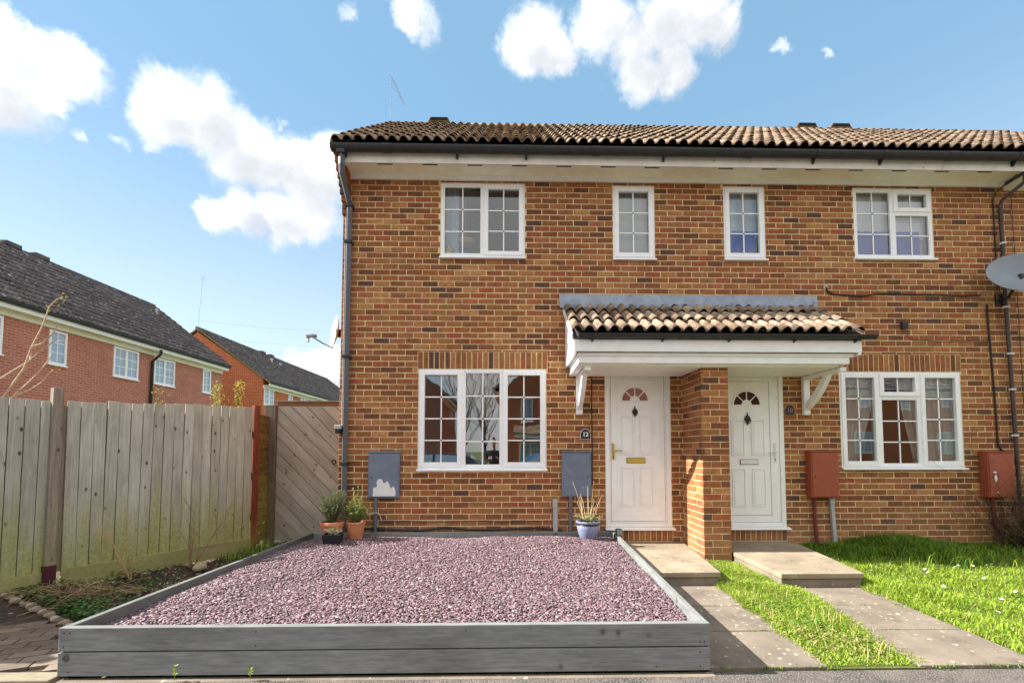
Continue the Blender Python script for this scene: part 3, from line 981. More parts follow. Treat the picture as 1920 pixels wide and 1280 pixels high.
def eaves(h, x0, x1, first):
    # fascia, soffit with vent slots, wall strip
    q = MB(); q.box(x0, x1, -.372, -.350, 5.254, 5.44); q.build('fascia', M['oldpaint'], h)
    q = MB(); q.box(x0, x1, -.350, 0.0, 5.305, 5.320); q.build('soffit', M['soffit'], h)
    q = MB(); q.box(x0, x1, -.030, 0.0055, 5.236, 5.3045); q.build('frieze_board', M['paint'], h, bevel=0.003)
    x = x0 + (0.45 if first else 0.30)
    while x < x1-.2:
        q = MB(); q.box(x, x+.205, -.31, -.247, 5.3025, 5.3055); q.build('soffit_vent', M['dark'], h)
        x += 0.612
    # gutter
    R0 = 0.072
    cyg, czg = -.447, 5.428
    po = [(cyg+R0*math.cos(PI+PI*i/12), czg+R0*math.sin(PI+PI*i/12)*1.05) for i in range(13)]
    pi_ = [(cyg+(R0-.006)*math.cos(2*PI-PI*i/12), czg+(R0-.006)*math.sin(2*PI-PI*i/12)) for i in range(13)]
    q = MB(); q.prism(po+pi_, 'x', x0-(.10 if first else 0), x1)
    if first:
        q.prism(po, 'x', x0-.104, x0-.095)
    gut = q.build('gutter', M['black'], h, smooth=True)
    x = x0+.62
    k = 0
    while x < x1:
        w = .016 if k % 3 else .055
        pb = [(cyg+(R0+.007)*math.cos(PI+PI*i/10), czg+(R0+.007)*math.sin(PI+PI*i/10)*1.05) for i in range(11)]
        q = MB(); q.prism(pb, 'x', x-w, x+w)
        if k % 3:
            q.box(x-.012, x+.012, -.40, -.372, 5.31, 5.40)
            q.tube([(x, cyg+.01, czg-R0-.004), (x-.012, cyg+.045, czg-R0-.045)], .011, 6)
        q.build('gutter_bracket', M['black'], gut)
        x += .93; k += 1
    return gut

# ------------------------------------------------------------------ the house at the end of the row
H12, roof12 = house_body('terraced_house', 'end of terrace brick house with white door numbered 12 and grey downpipe', 0.0, XB1, True, ALLO, SOLD+DSOLD)
def ridge_run(h, roof, x0, x1, vents):
    x = x0; i = 0
    while x < x1-.05:
        L = min(.45, x1-x)
        q = MB()
        pts = [(RIDGE_Y+.125*math.cos(PI*t/8), RIDGE_Z-.075+.11*math.sin(PI*t/8)+.0) for t in range(9)]
        q.prism(pts+[(RIDGE_Y-.105, RIDGE_Z-.085), (RIDGE_Y, RIDGE_Z+.01), (RIDGE_Y+.105, RIDGE_Z-.085)], 'x', x+.004, x+L-.004)
        q.build('ridge_tile', M['ridge'], h, smooth=True)
        x += L
    for v in vents:
        q = MB()
        q.prism([(v-.22, RIDGE_Z+.0), (v+.22, RIDGE_Z+.0), (v+.17, RIDGE_Z+.10), (v-.17, RIDGE_Z+.10)], 'y', RIDGE_Y-.12, RIDGE_Y+.12)
        ve = q.build('ridge_vent', M['ridgevent'], h, bevel=.01)
        q = MB(); q.box(v-.165, v+.165, RIDGE_Y-.128, RIDGE_Y-.118, RIDGE_Z+.04, RIDGE_Z+.09); q.build('vent_slot', M['dark'], ve)
ridge_run(H12, roof12, .0, XB1, [.95])
roof_tiles(H12, .0, XB1+.0, Vector((0, EAVE_Y, EAVE_Z)), SV, SN, SL, GAUGE, TILES)
eaves(H12, .10, XB1, True)
# gable end with corbelled kneeler
q = MB()
q.prism([(0.01, -.06), (2*RIDGE_Y-.01, -.06), (2*RIDGE_Y-.01, 5.6), (RIDGE_Y, RIDGE_Z-.09), (0.01, 5.6)], 'x', 0.002, .10)
q.build('gable_wall', M['gablebrick'], H12)
q = MB(); q.box(0.0, XB3, 2*RIDGE_Y-.2, 2*RIDGE_Y, -.06, 5.5); q.build('rear_wall', M['gablebrick'], H12)
for i in range(9):
    ext = max(.04, .40 - i*.052)
    z = 5.395 - i*CH
    o = MB(); brick_shape(o, .104, .0712, ext+.02, (0.052, -ext, z), '-y', PALC[pick()])
    # side face of the corbel course
    o.build('corbel_brick', M['brick'], H12)
q = MB(); q.prism([(-.33, 5.45), (-.33, 5.36), (.002, 4.80), (0.004, 4.80), (0.004, 5.70), (-.05, 5.70)], 'x', 0.008, .096); q.build('corbel_core', M['mortar'], H12)
q = MB(); q.prism([(EAVE_Y-.015, EAVE_Z+.025), (RIDGE_Y, RIDGE_Z-.0), (RIDGE_Y, RIDGE_Z-.14), (EAVE_Y+.05, EAVE_Z-.11), (EAVE_Y-.015, EAVE_Z-.09)], 'x', -.012, .006); q.build('verge', M['ridge'], H12)
q = MB(); q.prism([(-.40, 5.36), (-.40, 5.475), (-.10, 5.69), (-.10, 5.36)], 'x', .0, .128); q.build('eaves_bedding', M['ridge'], H12)
# square downpipe with swan neck
q = MB()
pts = [(.125, -.435, 5.37), (.125, -.435, 5.18), (.118, -.40, 5.10), (.112, -.085, 4.86), (.112, -.06, 4.78), (.112, -.06, .28)]
q.tube(pts, .046, 4)
dp = q.build('downpipe', M['downpipe'], H12, bevel=.006)
for z in (4.80, 4.28, 2.67, 1.2):
    q = MB(); q.box(.062, .162, -.112, .0, z, z+.035); q.build('pipe_clip', M['black'], dp)
q = MB(); q.box(.07, .18, -.49, -.38, 5.32, 5.38); q.build('gutter_outlet', M['black'], dp)
q = MB(); q.tube([(.045, -.012, 5.1), (.045, -.012, 3.3), (.047, -.012, 2.2), (.046, -.012, 1.75)], .006, 6); q.build('cable', M['whitewire'], H12)

window(H12, *W_LL, [(0, .345, 0, 1, True, 2, 4), (.345, .657, 0, 1, False, 2, 4), (.657, 1, 0, 1, True, 2, 4)], M['glass'], label='wide white three-light window with small panes on the ground floor')
window(H12, *W_UL, [(0, .505, 0, 1, False, 2, 3), (.505, 1, 0, 1, True, 2, 3)], M['glass_up'])
window(H12, *W_S1, [(0, 1, 0, 1, True, 2, 3)], M['glass_up'])
d = door(H12, *D_12, (3.775, 4.525, .425, 2.462), -1, (4.115, 2.098, .182), m_plain('fan_glass_brick_reflection', lin(150, 92, 70), .08, .1, 20), (3.800, 1.275, 1.50, 1), 'white panelled door with brass handle and letter plate',  # reddish fan glass: brick reflection painted in as its base colour
         (4.112, 1.945, 1.35), (3.995, 4.245, 1.23, 1.295), M['gold'], M['gold'],
         [(3.845, 4.455, .50, 2.39), (3.90, 4.10, 1.34, 1.88), (4.16, 4.36, 1.34, 1.88), (3.90, 4.10, .62, 1.17), (4.16, 4.36, .62, 1.17)])

# ------------------------------------------------------------------ next house in the row
H10, roof10 = house_body('terraced_house', 'middle terrace brick house with white door numbered 10 and red meter boxes', XB1, XB2, False, ALLO, SOLD+DSOLD)
ridge_run(H10, roof10, XB1, XB2, [8.28, 8.97])
nt = round(XB1/TW)
TX1 = nt*TW
n2 = round((XB2-TX1)/TW)
TX2 = TX1+n2*TW
roof_tiles(H10, TX1, TX2, Vector((0, EAVE_Y, EAVE_Z)), SV, SN, SL, GAUGE, TILES)
eaves(H10, XB1, XB2-.001, False)
window(H10, *W_S2, [(0, 1, 0, 1, True, 2, 3)], M['glass_up'])
window(H10, *W_UR, [(0, .50, 0, 1, False, 2, 3), (.50, 1, 0, .655, False, 2, 2), (.50, 1, .655, 1, True, 2, 1)], M['glass_up'])
window(H10, *W_LR, [(0, .325, 0, 1, True, 2, 4), (.325, .66, 0, .735, False, 2, 3), (.325, .66, .735, 1, True, 2, 1), (.66, 1, 0, 1, True, 2, 4)], M['glass'], label='wide white window with small top vent light on the ground floor')
door(H10, *D_10, (5.40, 6.02, .50, 2.375), 1, (5.70, 2.045, .185), m_plain('dark_fan_glass', lin(38, 34, 32), .12, .1, 20, spec=.15), (6.085, 1.235, 1.50, -1), 'white panelled door with white letter plate and white handle',
     (5.705, 1.845, 1.55), (5.59, 5.84, 1.21, 1.272), M['chrome'], M['chrome'],
     [(5.47, 5.66, 1.33, 1.83), (5.755, 5.945, 1.33, 1.83), (5.47, 5.66, .62, 1.15), (5.755, 5.945, .62, 1.15)])
# brown downpipe on the party line
q = MB()
q.tube([(9.50, -.36, 5.30), (9.50, -.34, 5.12), (9.45, -.08, 5.0), (9.45, -.05, 4.93), (9.455, -.05, 3.5), (9.50, -.05, 1.0), (9.505, -.05, .1)], .025, 8)
dp = q.build('downpipe', M['brownpipe'], H10, smooth=True)
for z in (4.36, 3.43, 2.76, 2.25, 1.6):
    q = MB(); q.lathe([(.036, 0), (.043, 0), (.043, .028), (.036, .028)], (9.455 if z > 3 else 9.48, -.05, z), 10); q.build('pipe_clip', M['whitewire'], dp)

# ------------------------------------------------------------------ third house, cut by the picture edge
H8, roof8 = house_body('terraced_house', 'next brick house of the row, mostly beyond the picture edge behind the big dish', XB2, XB3, False, [(10.9, 12.2, 4.1, 5.2), (10.9, 12.4, 1.15, 2.5)], [], 11.2)
roof_tiles(H8, TX2, TX2+9*TW, Vector((0, EAVE_Y, EAVE_Z)), SV, SN, SL, GAUGE, TILES)
ridge_run(H8, roof8, XB2, XB3, [])
q = MB(); q.box(XB2+.002, XB3, -.385, -.360, 5.17, 5.44); q.build('fascia', M['paint'], H8)
q = MB(); q.prism([(-.36, 5.25), (0, 5.19), (0, 5.24), (-.36, 5.27)], 'x', XB2+.002, XB3); q.build('soffit', M['paint'], H8)
q = MB(); R0 = .058
R0 = .072
po = [(-.447+R0*math.cos(PI+PI*i/12), 5.428+R0*math.sin(PI+PI*i/12)) for i in range(13)]
q.prism(po, 'x', XB2, XB3); q.build('gutter', M['black'], H8, smooth=True)
q = MB(); q.box(11.2, XB3, -.004, .002, -.06, 5.24); 
window(H8, 10.9, 12.2, 4.134, 5.2, [(0, .5, 0, 1, False, 2, 3), (.5, 1, 0, 1, True, 2, 3)], M['glass_up'])
window(H8, 10.9, 12.4, 1.184, 2.5, [(0, .5, 0, 1, True, 2, 4), (.5, 1, 0, 1, True, 2, 4)], M['glass'])

# rooms behind the windows
for h, x0, x1, blue in ((H12, .11, XB1-.06, 0), (H10, XB1+.06, XB2-.06, 1), (H8, XB2+.06, XB3-.06, 0)):
    wm = M['wallroom'] if not blue else m_plain('blue_room_wall', lin(48, 92, 158), .9, .05, 2)
    for (z0, z1, mm_) in ((.05, 2.62, M['wallroom']), (2.72, 5.22, wm)):
        q = MB()
        q.quad((x0,.27,z0),(x1,.27,z0),(x1,3.9,z0),(x0,3.9,z0)); q.quad((x0,.27,z1),(x0,3.9,z1),(x1,3.9,z1),(x1,.27,z1))
        q.quad((x0,3.9,z0),(x1,3.9,z0),(x1,3.9,z1),(x0,3.9,z1)); q.quad((x0,.27,z0),(x0,3.9,z0),(x0,3.9,z1),(x0,.27,z1))
        q.quad((x1,3.9,z0),(x1,.27,z0),(x1,.27,z1),(x1,3.9,z1))
        q.build('room', mm_, h)
    q = MB(); xm = (3.2 if h is H12 else 6.75 if h is H10 else 12.6); q.box(xm, xm+.1, .27, 3.88, .06, 5.2); q.build('partition', M['wallroom'], h)
# ------------------------------------------------------------------ porch pillar
PX0, PX1, PYF = 4.764, 5.107, -0.700
pil = thing('brick_pillar', 'brick pillar carrying the porch canopy between the two white doors', 'pillar', ((PX0+PX1)/2, -.35, 0))
q = MB(); q.box(PX0+.006, PX1-.006, PYF+.006, .0, -.05, 2.455); q.build('pillar_core', M['mortar'], pil)
fr, sd = [], []
for r in range(33, 66):
    zc = ZTOP-CH*r
    if zc > 2.44: continue
    w = PX1-PX0
    if r % 2:
        fr += [(PX0+.106/2, zc, .106, .0712), (PX0+.1125+.005+(w-.1125-.005)/2, zc, w-.1175, .0712)]
        ys = [(-.700, -.485), (-.475, -.26), (-.25, -.035)]
    else:
        fr += [(PX0+(w-.1175)/2, zc, w-.1175, .0712), (PX1-.106/2, zc, .106, .0712)]
        ys = [(-.700, -.594), (-.584, -.369), (-.359, -.144), (-.134, -.01)]
    sd += [((a+b)/2, zc, b-a-.004, .0712) for a, b in ys]
lay_bricks(pil, fr, '-y', PYF, 300, .03)
lay_bricks(pil, sd, '-x', PX0, 300, .03)
lay_bricks(pil, sd, '+x', PX1, 40, .03, 'brickwork')

# ------------------------------------------------------------------ canopy
can = thing('porch_canopy', 'white porch canopy with tan roll tiles spanning both front doors', 'canopy', (5.0, -.4, 2.5))
CE_Y, CE_Z, CW_Y, CW_Z = -.985, 2.805, -.004, 3.420
cl = math.hypot(CW_Y-CE_Y, CW_Z-CE_Z)
cv = Vector((0, (CW_Y-CE_Y)/cl, (CW_Z-CE_Z)/cl)); cn = Vector((0, -cv.z, cv.y))
CX0 = 3.105; CX1 = CX0+12.5*TW
CT = [tile_mesh('roof_tile', cl/3+.05, M['tile'], .060, .036) for _ in range(3)]
cg = cl/3+.003
M0 = basis(Vector((1, 0, 0)), cv, cn, Vector()); eu = M0.to_euler()
for r in range(3):
    for c in range(12):
        p = Vector((CX0+(c+.5)*TW+(r*.004), CE_Y, CE_Z)) + cv*(r*cg) + cn*(rnd.uniform(-.004, .006)-.004)
        L = CT[c % 3]
        o = link('roof_tile', L, None, can, p)
        o.rotation_euler = (eu.x+rnd.uniform(-.02, .02), 0, rnd.uniform(-.02, .02))
        if r == 2: o.scale = (1, .94, 1)
CX1 = CX0+12*TW
q = MB(); q.prism([(CE_Y+.05, CE_Z-.03), (CW_Y, CW_Z-.03), (CW_Y, CW_Z-.07), (CE_Y+.05, CE_Z-.07)], 'x', CX0+.02, CX1-.02); q.build('roof_deck', M['fartile'], can)
# lead flashing dressed up the wall and over the top tiles
fl = MB()
N = 12*14
x_a, x_b = 3.055, 6.745
row0, row1, row2 = [], [], []
for i in range(N+1):
    t = i/N; x = x_a+(x_b-x_a)*t
    u = ((x-CX0)/(TW/2)) % 1.0
    zz = .060*(math.sin(PI*u/.80)**.75 if u < .80 else 0.0) if CX0 < x < CX1 else 0.0
    row0.append((x, -.010, 3.600)); row1.append((x, -.020, 3.435+zz*.8)); row2.append((x, -.12, 3.372+zz*1.0+.008*math.sin(x*7)))
n = N+1
fl.add(row0+row1+row2, [(i, i+1, n+i+1, n+i) for i in range(N)]+[(n+i, n+i+1, 2*n+i+1, 2*n+i) for i in range(N)])
fl.build('lead_flashing', M['lead'], can, smooth=True, recalc=True)
q = MB(); q.prism([(3.055, 3.60), (3.055, 3.53), (3.10, 3.40), (3.13, 3.37), (3.16, 3.44), (3.16, 3.60)], 'y', -.012, -.002); q.build('flashing_end', M['lead'], can)
for x in (4.49, 5.53):
    q = MB(); q.box(x, x+.006, -.0145, -.0095, 3.50, 3.598); q.build('flashing_lap', M['greypipe'], can)
# cheeks
for xa in (CX0+.03, CX1-.06):
    q = MB(); q.prism([(-.93, 2.56), (-.93, CE_Z-.05), (-.006, CW_Z-.09), (-.006, 2.56)], 'x', xa, xa+.03); q.build('cheek', M['paint'], can)
for (xa, s) in ((CX0-.004, 1), (CX1-.006, 1)):
    q = MB(); q.prism([(CE_Y+.03, CE_Z-.005), (CW_Y, CW_Z-.005), (CW_Y, CW_Z-.075), (CE_Y+.03, CE_Z-.075)], 'x', xa, xa+.02); q.build('verge', M['paint'], can)
FX0, FX1 = 3.135, 6.66
q = MB(); q.box(FX0, FX1, -.935, -.912, 2.590, 2.745); q.build('fascia', M['paint'], can, bevel=.004)
# moulded cornice running round three sides
def cornice(x0, x1, y, z0, z1, nm):
    q = MB(); q.box(x0, x1, y, -.004, z0, z1); q.build(nm, M['paint'], can, bevel=.006)
cornice(FX0+.045, FX1-.065, -.885, 2.548, 2.592, 'cornice')
cornice(FX0+.062, FX1-.105, -.862, 2.462, 2.550, 'frieze')
cornice(FX0+.052, FX1-.20, -.80, 2.437, 2.464, 'canopy_soffit')
cornice(FX0+.004, FX0+.03, -.91, 2.585, 2.70, 'side_fascia')
# gutter
R0 = .05
cyg, czg = -.985, 2.790
po = [(cyg+R0*math.cos(PI+PI*i/12), czg+R0*math.sin(PI+PI*i/12)) for i in range(13)]
pi_ = [(cyg+(R0-.006)*math.cos(2*PI-PI*i/12), czg+(R0-.006)*math.sin(2*PI-PI*i/12)) for i in range(13)]
q = MB(); q.prism(po+pi_, 'x', 3.19, 6.79); q.prism(po, 'x', 3.185, 3.192); q.prism(po, 'x', 6.788, 6.795)
gut = q.build('gutter', M['black'], can, smooth=True)
for x in (3.37, 4.22, 5.03, 5.83, 6.58):
    pb = [(cyg+(R0+.006)*math.cos(PI+PI*i/10), czg+(R0+.006)*math.sin(PI+PI*i/10)) for i in range(11)]
    q = MB(); q.prism(pb, 'x', x-.014, x+.014); q.tube([(x, cyg+.01, czg-R0), (x-.02, cyg+.045, czg-R0-.028)], .012, 6)
    q.build('gutter_bracket', M['black'], gut)
# brackets: wall post, arm, curved brace
def bracket(xc):
    b = MB()
    w = .088
    b.prism([(-.0, 1.895), (-.05, 1.895), (-.062, 1.925), (-.062, 2.437), (0, 2.437)], 'x', xc-w/2, xc+w/2)
    br = b.build('bracket', M['paint'], can, bevel=.006)
    b = MB(); b.prism([(-.062, 2.385), (-.79, 2.385), (-.80, 2.436), (-.062, 2.436)], 'x', xc-w/2+.004, xc+w/2-.004); b.build('bracket_arm', M['paint'], br, bevel=.004)
    o_, i_ = [], []
    for k in range(13):
        t = k/12
        y = -.055-.62*t; z = 1.985+.42*t
        bow = .055*math.sin(PI*t)
        # bow towards the outside lower edge
        o_.append((y+.03-bow*-.4, z-.045-bow*.2)); i_.append((y-.0, z+.06-bow*.5))
    b = MB(); 
    inner = []
    outer = []
    for k in range(15):
        t = k/14
        # quarter-like sweep from the wall foot to the arm
        a = t*PI/2
        outer.append((-.06-.50*t-.02*math.sin(PI*t), 1.955+.44*t-.045*math.sin(PI*t)))
        inner.append((-.06-.41*t+.012*math.sin(PI*t), 2.06+.335*t-.03*math.sin(PI*t)))
    b.prism(outer+inner[::-1], 'x', xc-.032, xc+.032)
    b.build('brace', M['paint'], br, bevel=.004)
bracket(3.325); bracket(6.52)
q = MB(); q.tube([(3.50, -.012, 2.43), (3.50, -.012, 1.85), (3.505, -.012, 1.42), (3.50, -.014, .9)], .007, 6)
cb = q.build('wall_cable', M['wire']); tag(cb, 'dark cable clipped to the wall beside the white door numbered 12', 'cable')
# ------------------------------------------------------------------ steps and paths
def slab_obj(name, parent, pts, z0, z1, mat, bevel=.008):
    q = MB(); q.prism(pts, 'z', z0, z1)
    return q.build(name, mat, parent, bevel=bevel)
def step(name, label, xl, xr, yf, yb, right_slant=0.0):
    t = thing(name, label, 'step', ((xl+xr)/2, yf, 0))
    # two courses: paving slabs on a rougher concrete base
    ym = yf+.62
    slab_obj('slab', t, [(xl, yf-.012), (xr, yf-.006), (xr+right_slant*.4, ym-.004), (xl, ym-.004)], .092, .146, M['step'])
    slab_obj('slab', t, [(xl, ym+.004), (xr+right_slant*.4, ym+.004), (xr+right_slant, yb), (xl, yb)], .092, .145, M['step'])
    slab_obj('riser', t, [(xl+.01, yf+.012), (xr-.012, yf+.015), (xr+right_slant-.012, yb), (xl+.01, yb)], -.03, .088, M['slab'], .012)
    return t
step('porch_step', 'low concrete step in front of the door numbered 12, beside the slate bed', 3.86, 4.545, -1.645, -.004, .20)
step('porch_step', 'low concrete step in front of the door numbered 10, beside the lawn', 5.125, 5.985, -1.72, -.004, .30)
PATHY = [-1.60, -2.262, -2.848, -3.458]
for (nm, lb, xl, xr) in (('paved_path', 'slab path between the slate bed and the grass strip', (3.82, 3.66), (4.555, 4.43)), ('paved_path', 'speckled slab path between the grass strip and the lawn', (5.23, 5.03), (6.0, 5.86))):
    t = thing(nm, lb, 'path', ((xl[0]+xr[0])/2, -2.5, 0))
    for i in range(3):
        ya, yb = PATHY[i], PATHY[i+1]
        f = lambda a, y: a[0]+(a[1]-a[0])*(y+1.6)/(-1.852)
        dz = rnd.uniform(-.004, .004)
        slab_obj('slab', t, [(f(xl, yb), yb+.005), (f(xr, yb), yb+.005), (f(xr, ya), ya-.005), (f(xl, ya), ya-.005)], -.05, .0+dz, M['slab'], .006)
# edging along the pavement
ed = thing('kerb_edging', 'thin concrete edging strip along the front of the gardens', 'edging', (2, -3.5, 0))
q = MB(); q.box(-3.2, -.40, -3.545, -3.43, -.06, .006); q.build('edging_stone', M['edging'], ed, bevel=.008)
q = MB(); q.box(-.42, 3.67, -3.535, -3.47, -.06, -.016); q.build('edging_stone', M['slab'], ed, bevel=.01)

# ------------------------------------------------------------------ planter frame
bx = thing('raised_bed_frame', 'low grey stained timber frame holding the plum slate bed', 'planter', (1.66, -1.8, 0))
def plank(parent, name, A, B, z0, z1, t, mat, side=1, over=0.0):
    """plank from A to B (xy), local Z along its length; thickness to the inside"""
    A, B = Vector((*A, 0)), Vector((*B, 0))
    d = (B-A); L = d.length+over; d.normalize()
    nrm = Vector((0, 0, 1)).cross(d)*side
    mb = MB(); mb.box(-t/2, t/2, -(z1-z0)/2, (z1-z0)/2, -L/2, L/2)
    c = (A+B)/2 + nrm*(t/2); c.z = (z0+z1)/2
    o = mb.build(name, mat, parent, bevel=.005)
    R_ = Matrix((nrm, Vector((0, 0, 1)), d)).transposed()
    if R_.determinant() < 0:
        R_ = Matrix((-nrm, Vector((0, 0, 1)), d)).transposed()
    o.rotation_euler = R_.to_euler()
    place(o, parent, c)
    return o
FL, FR, BL, BR = (-.399, -3.5), (3.645, -3.5), (-.317, -.055), (3.80, -.055)
fb = []
for (z0, z1) in ((.004, .146), (.1535, .297)):
    fb.append(plank(bx, 'front_board', FL, FR, z0, z1, .045, M['planter'], 1))
for (z0, z1) in ((.0, .145), (.152, .296)):
    plank(bx, 'side_board', (BL[0], BL[1]), (FL[0]+.0, FL[1]+.046), z0, z1, .045, M['planter'], 1)
    plank(bx, 'side_board', (FR[0]-.0, FR[1]+.046), (BR[0], BR[1]), z0, z1, .045, M['planter'], 1)
    plank(bx, 'back_board', (BR[0]-.046, BR[1]), (BL[0]+.046, BL[1]), z0, z1-.001, .040, M['planter'], 1)
for x in (-.365, -.33, .8, 2.1, 3.30, 3.58, 3.61):
    for z in (.03, .115, .18, .265):
        if rnd.random() < .5:
            q = MB(); q.lathe([(0, .0015), (.0035, .0015), (.0045, 0)], (0, 0, 0), 8)
            q.v = [(x+v[0], -3.5-v[2]-.0005, z+v[1]) for v in q.v]
            q.build('screw_head', M['dark'], bx)
# slate: a bed with a gently heaped surface and loose chips over it
def inside_bed(x, y, m=.05):
    t = (y+.055)/(-3.445)
    xl = BL[0]+(FL[0]-BL[0])*t+.045+m; xr = BR[0]+(FR[0]-BR[0])*t-.045-m
    return xl, xr
def bed_z(x, y):
    xl, xr = inside_bed(x, y, 0)
    e = np.minimum(np.minimum(x-xl, xr-x), np.minimum(-.10-y, y+3.455))
    return .228 + .034*np.clip(e/.35, 0, 1) + .013*np.sin(x*3.1+y*1.3)*np.cos(y*2.7)+.006*np.sin(x*7.3+2*np.sin(y*4.1)) - .012*np.exp(-((x-.2)**2+(y+3.2)**2)*2)
gx, gy = 80, 70
vs, fs = [], []
for j in range(gy+1):
    y = -3.452+(3.352)*j/gy
    xl, xr = inside_bed(0, y, .003)
    for i in range(gx+1):
        x = xl+(xr-xl)*i/gx
        vs.append((x, y, float(bed_z(np.float64(x), np.float64(y)))-.008))
for j in range(gy):
    for i in range(gx):
        a = j*(gx+1)+i
        fs.append((a, a+1, a+gx+2, a+gx+1))
q = MB(); q.add(vs, fs, lin(108, 86, 92))
o = q.build('slate_chippings', M['slate']); struct(o, 'stuff'); tag(o, 'bed of plum slate chippings', 'slate')
o.name = 'slate_bed'
o['label'] = 'packed plum slate under the loose chippings'
def chips(n, fn, size, thick, tilt, pal, mat, name, zfn, seed=3):
    g_ = np.random.default_rng(seed)
    xy = fn(g_, n)
    n = len(xy)
    K = 5
    ang = (np.arange(K)[None, :]+g_.uniform(-.32, .32, (n, K)))*2*PI/K
    rad = g_.uniform(.6, 1.1, (n, K))
    s = size[0]+(size[1]-size[0])*g_.random(n)**1.6
    el = g_.uniform(.32, .72, n)
    rot = g_.uniform(0, 2*PI, n)
    px = np.cos(ang)*rad*s[:, None]; py = np.sin(ang)*rad*s[:, None]*el[:, None]
    qx = px*np.cos(rot)[:, None]-py*np.sin(rot)[:, None]; qy = px*np.sin(rot)[:, None]+py*np.cos(rot)[:, None]
    th = g_.uniform(*thick, n)
    tx = g_.normal(0, tilt, n); ty = g_.normal(0, tilt, n)
    z0 = zfn(xy[:, 0], xy[:, 1]) + g_.uniform(-.003, .013, n)
    top = np.stack([qx*.92+xy[:, :1], qy*.92+xy[:, 1:2], z0[:, None]+th[:, None]/2+qx*tx[:, None]+qy*ty[:, None]], 2)
    bot = np.stack([qx+xy[:, :1], qy+xy[:, 1:2], z0[:, None]-th[:, None]/2+qx*tx[:, None]+qy*ty[:, None]], 2)
    V = np.concatenate([top, bot], 1).reshape(-1, 3)
    base = (np.arange(n)*2*K)[:, None]
    caps = base+np.arange(K)[None, :]
    i = np.arange(K); j = (i+1) % K
    side = np.stack([i, K+i, K+j, j], 1)
    sides = (base[:, :, None]+side[None]).reshape(n, -1)
    F = np.concatenate([caps, sides], 1).ravel()
    LC = np.tile(np.array([K]+[4]*K), n)
    pc = np.array(pal)[g_.integers(0, len(pal), n)]*g_.uniform(.8, 1.15, (n, 1))
    C = np.repeat(pc, 2*K, 0)
    return arr_mesh(name, V, F, LC, mat, C)
def bed_pts(g_, n):
    t = g_.random(n)**.85
    y = -3.44+3.33*(1-t) if False else -3.44+3.33*g_.random(n)**1.25
    xl, xr = inside_bed(0, y, .012)
    x = xl+(xr-xl)*g_.random(n)
    return np.stack([x, y], 1)
SP = [lin(*c) for c in ((132,104,110),(142,114,118),(120,94,102),(152,126,130),(106,84,92),(138,106,110),(126,116,122),(148,122,124),(176,156,156),(114,92,96),(128,98,104),(110,90,98))]
me = chips(78000, bed_pts, (.008, .024), (.002, .005), .15, SP, M['slate'], 'slate_chippings', bed_z)
o = link('slate_chippings', me); struct(o, 'stuff'); tag(o, 'plum and pink slate chippings filling the grey timber frame', 'slate')

# ------------------------------------------------------------------ left bed, block path
def soil_z(x, y):
    return -.055+.05*np.clip((x+1.6)/1.2, 0, 1)+.022*np.sin(x*5.1+1)*np.cos(y*4.3)+.014*np.sin(x*11+y*7)
vs, fs = [], []
gx, gy = 40, 60
for j in range(gy+1):
    y = -3.1+5.2*j/gy
    for i in range(gx+1):
        x = -3.4+3.02*i/gx
        z = float(soil_z(x, y))+rnd.uniform(-.008, .008)
        # falls away towards the block path
        if y < -2.3 + (x+1.25)*-.55: z = min(z, -.03)
        vs.append((x, y, z-.01))
for j in range(gy):
    for i in range(gx):
        a = j*(gx+1)+i; fs.append((a, a+1, a+gx+2, a+gx+1))
q = MB(); q.add(vs, fs); struct(q.build('soil', M['soil'], smooth=True))
me = chips(2600, lambda g_, n: np.stack([g_.uniform(-2.7, -.42, n), g_.uniform(-3.0, .6, n)], 1), (.008, .024), (.006, .018), .5,
           [lin(70,56,46), lin(92,76,60), lin(120,104,84), lin(58,46,40), lin(160,140,116)], M['stone'], 'soil_crumbs', lambda x, y: np.where(y < -2.3+(x+1.25)*-.55, -9, soil_z(x, y)), 9)
o = link('soil_crumbs', me); struct(o, 'stuff'); tag(o, 'crumbs of soil and litter in the bed below the fence', 'soil')
# block path laid at an angle
bp = thing('block_path', 'old brick-red block paving at the left corner of the slate frame', 'path', (-.9, -3.1, 0))
dirv = Vector((.93, .37, 0)).normalized(); nrv = Vector((-dirv.y, dirv.x, 0))
PB = {}
org = Vector((-1.3, -3.3, 0))
for a in range(-9, 10):
    for b in range(-7, 8):
        c = org + dirv*((a+(.5 if b % 2 else 0))*.208) + nrv*(b*.105)
        if not (-3.425 < c.y - .08 and c.x < -.50 and c.x > -2.9): continue
        if c.y > -2.62-(c.x+1.25)*.62: continue
        ci = rnd.randrange(5)
        if ci not in PB:
            mb = MB(); col = lin(*[(124,108,94),(136,120,104),(112,98,86),(142,126,110),(118,100,86)][ci])
            mb.box(-.099, .099, -.0485, .0485, -.05, .0, col)
            PB[ci] = mb.mesh('paver', M['paver'])
        o = link('paver', PB[ci], None, bp, (c.x, c.y, rnd.uniform(-.004, .003)))
        o.rotation_euler = (rnd.uniform(-.01, .01), rnd.uniform(-.01, .01), math.atan2(dirv.y, dirv.x)+rnd.uniform(-.01, .01))
q = MB(); q.add([(-3, -3.43, -.022), (-.4, -3.43, -.022), (-.4, -2.5, -.022), (-3, -1.6, -.022)], [(0, 1, 2, 3)]); struct(q.build('path_bedding', M['soil']))
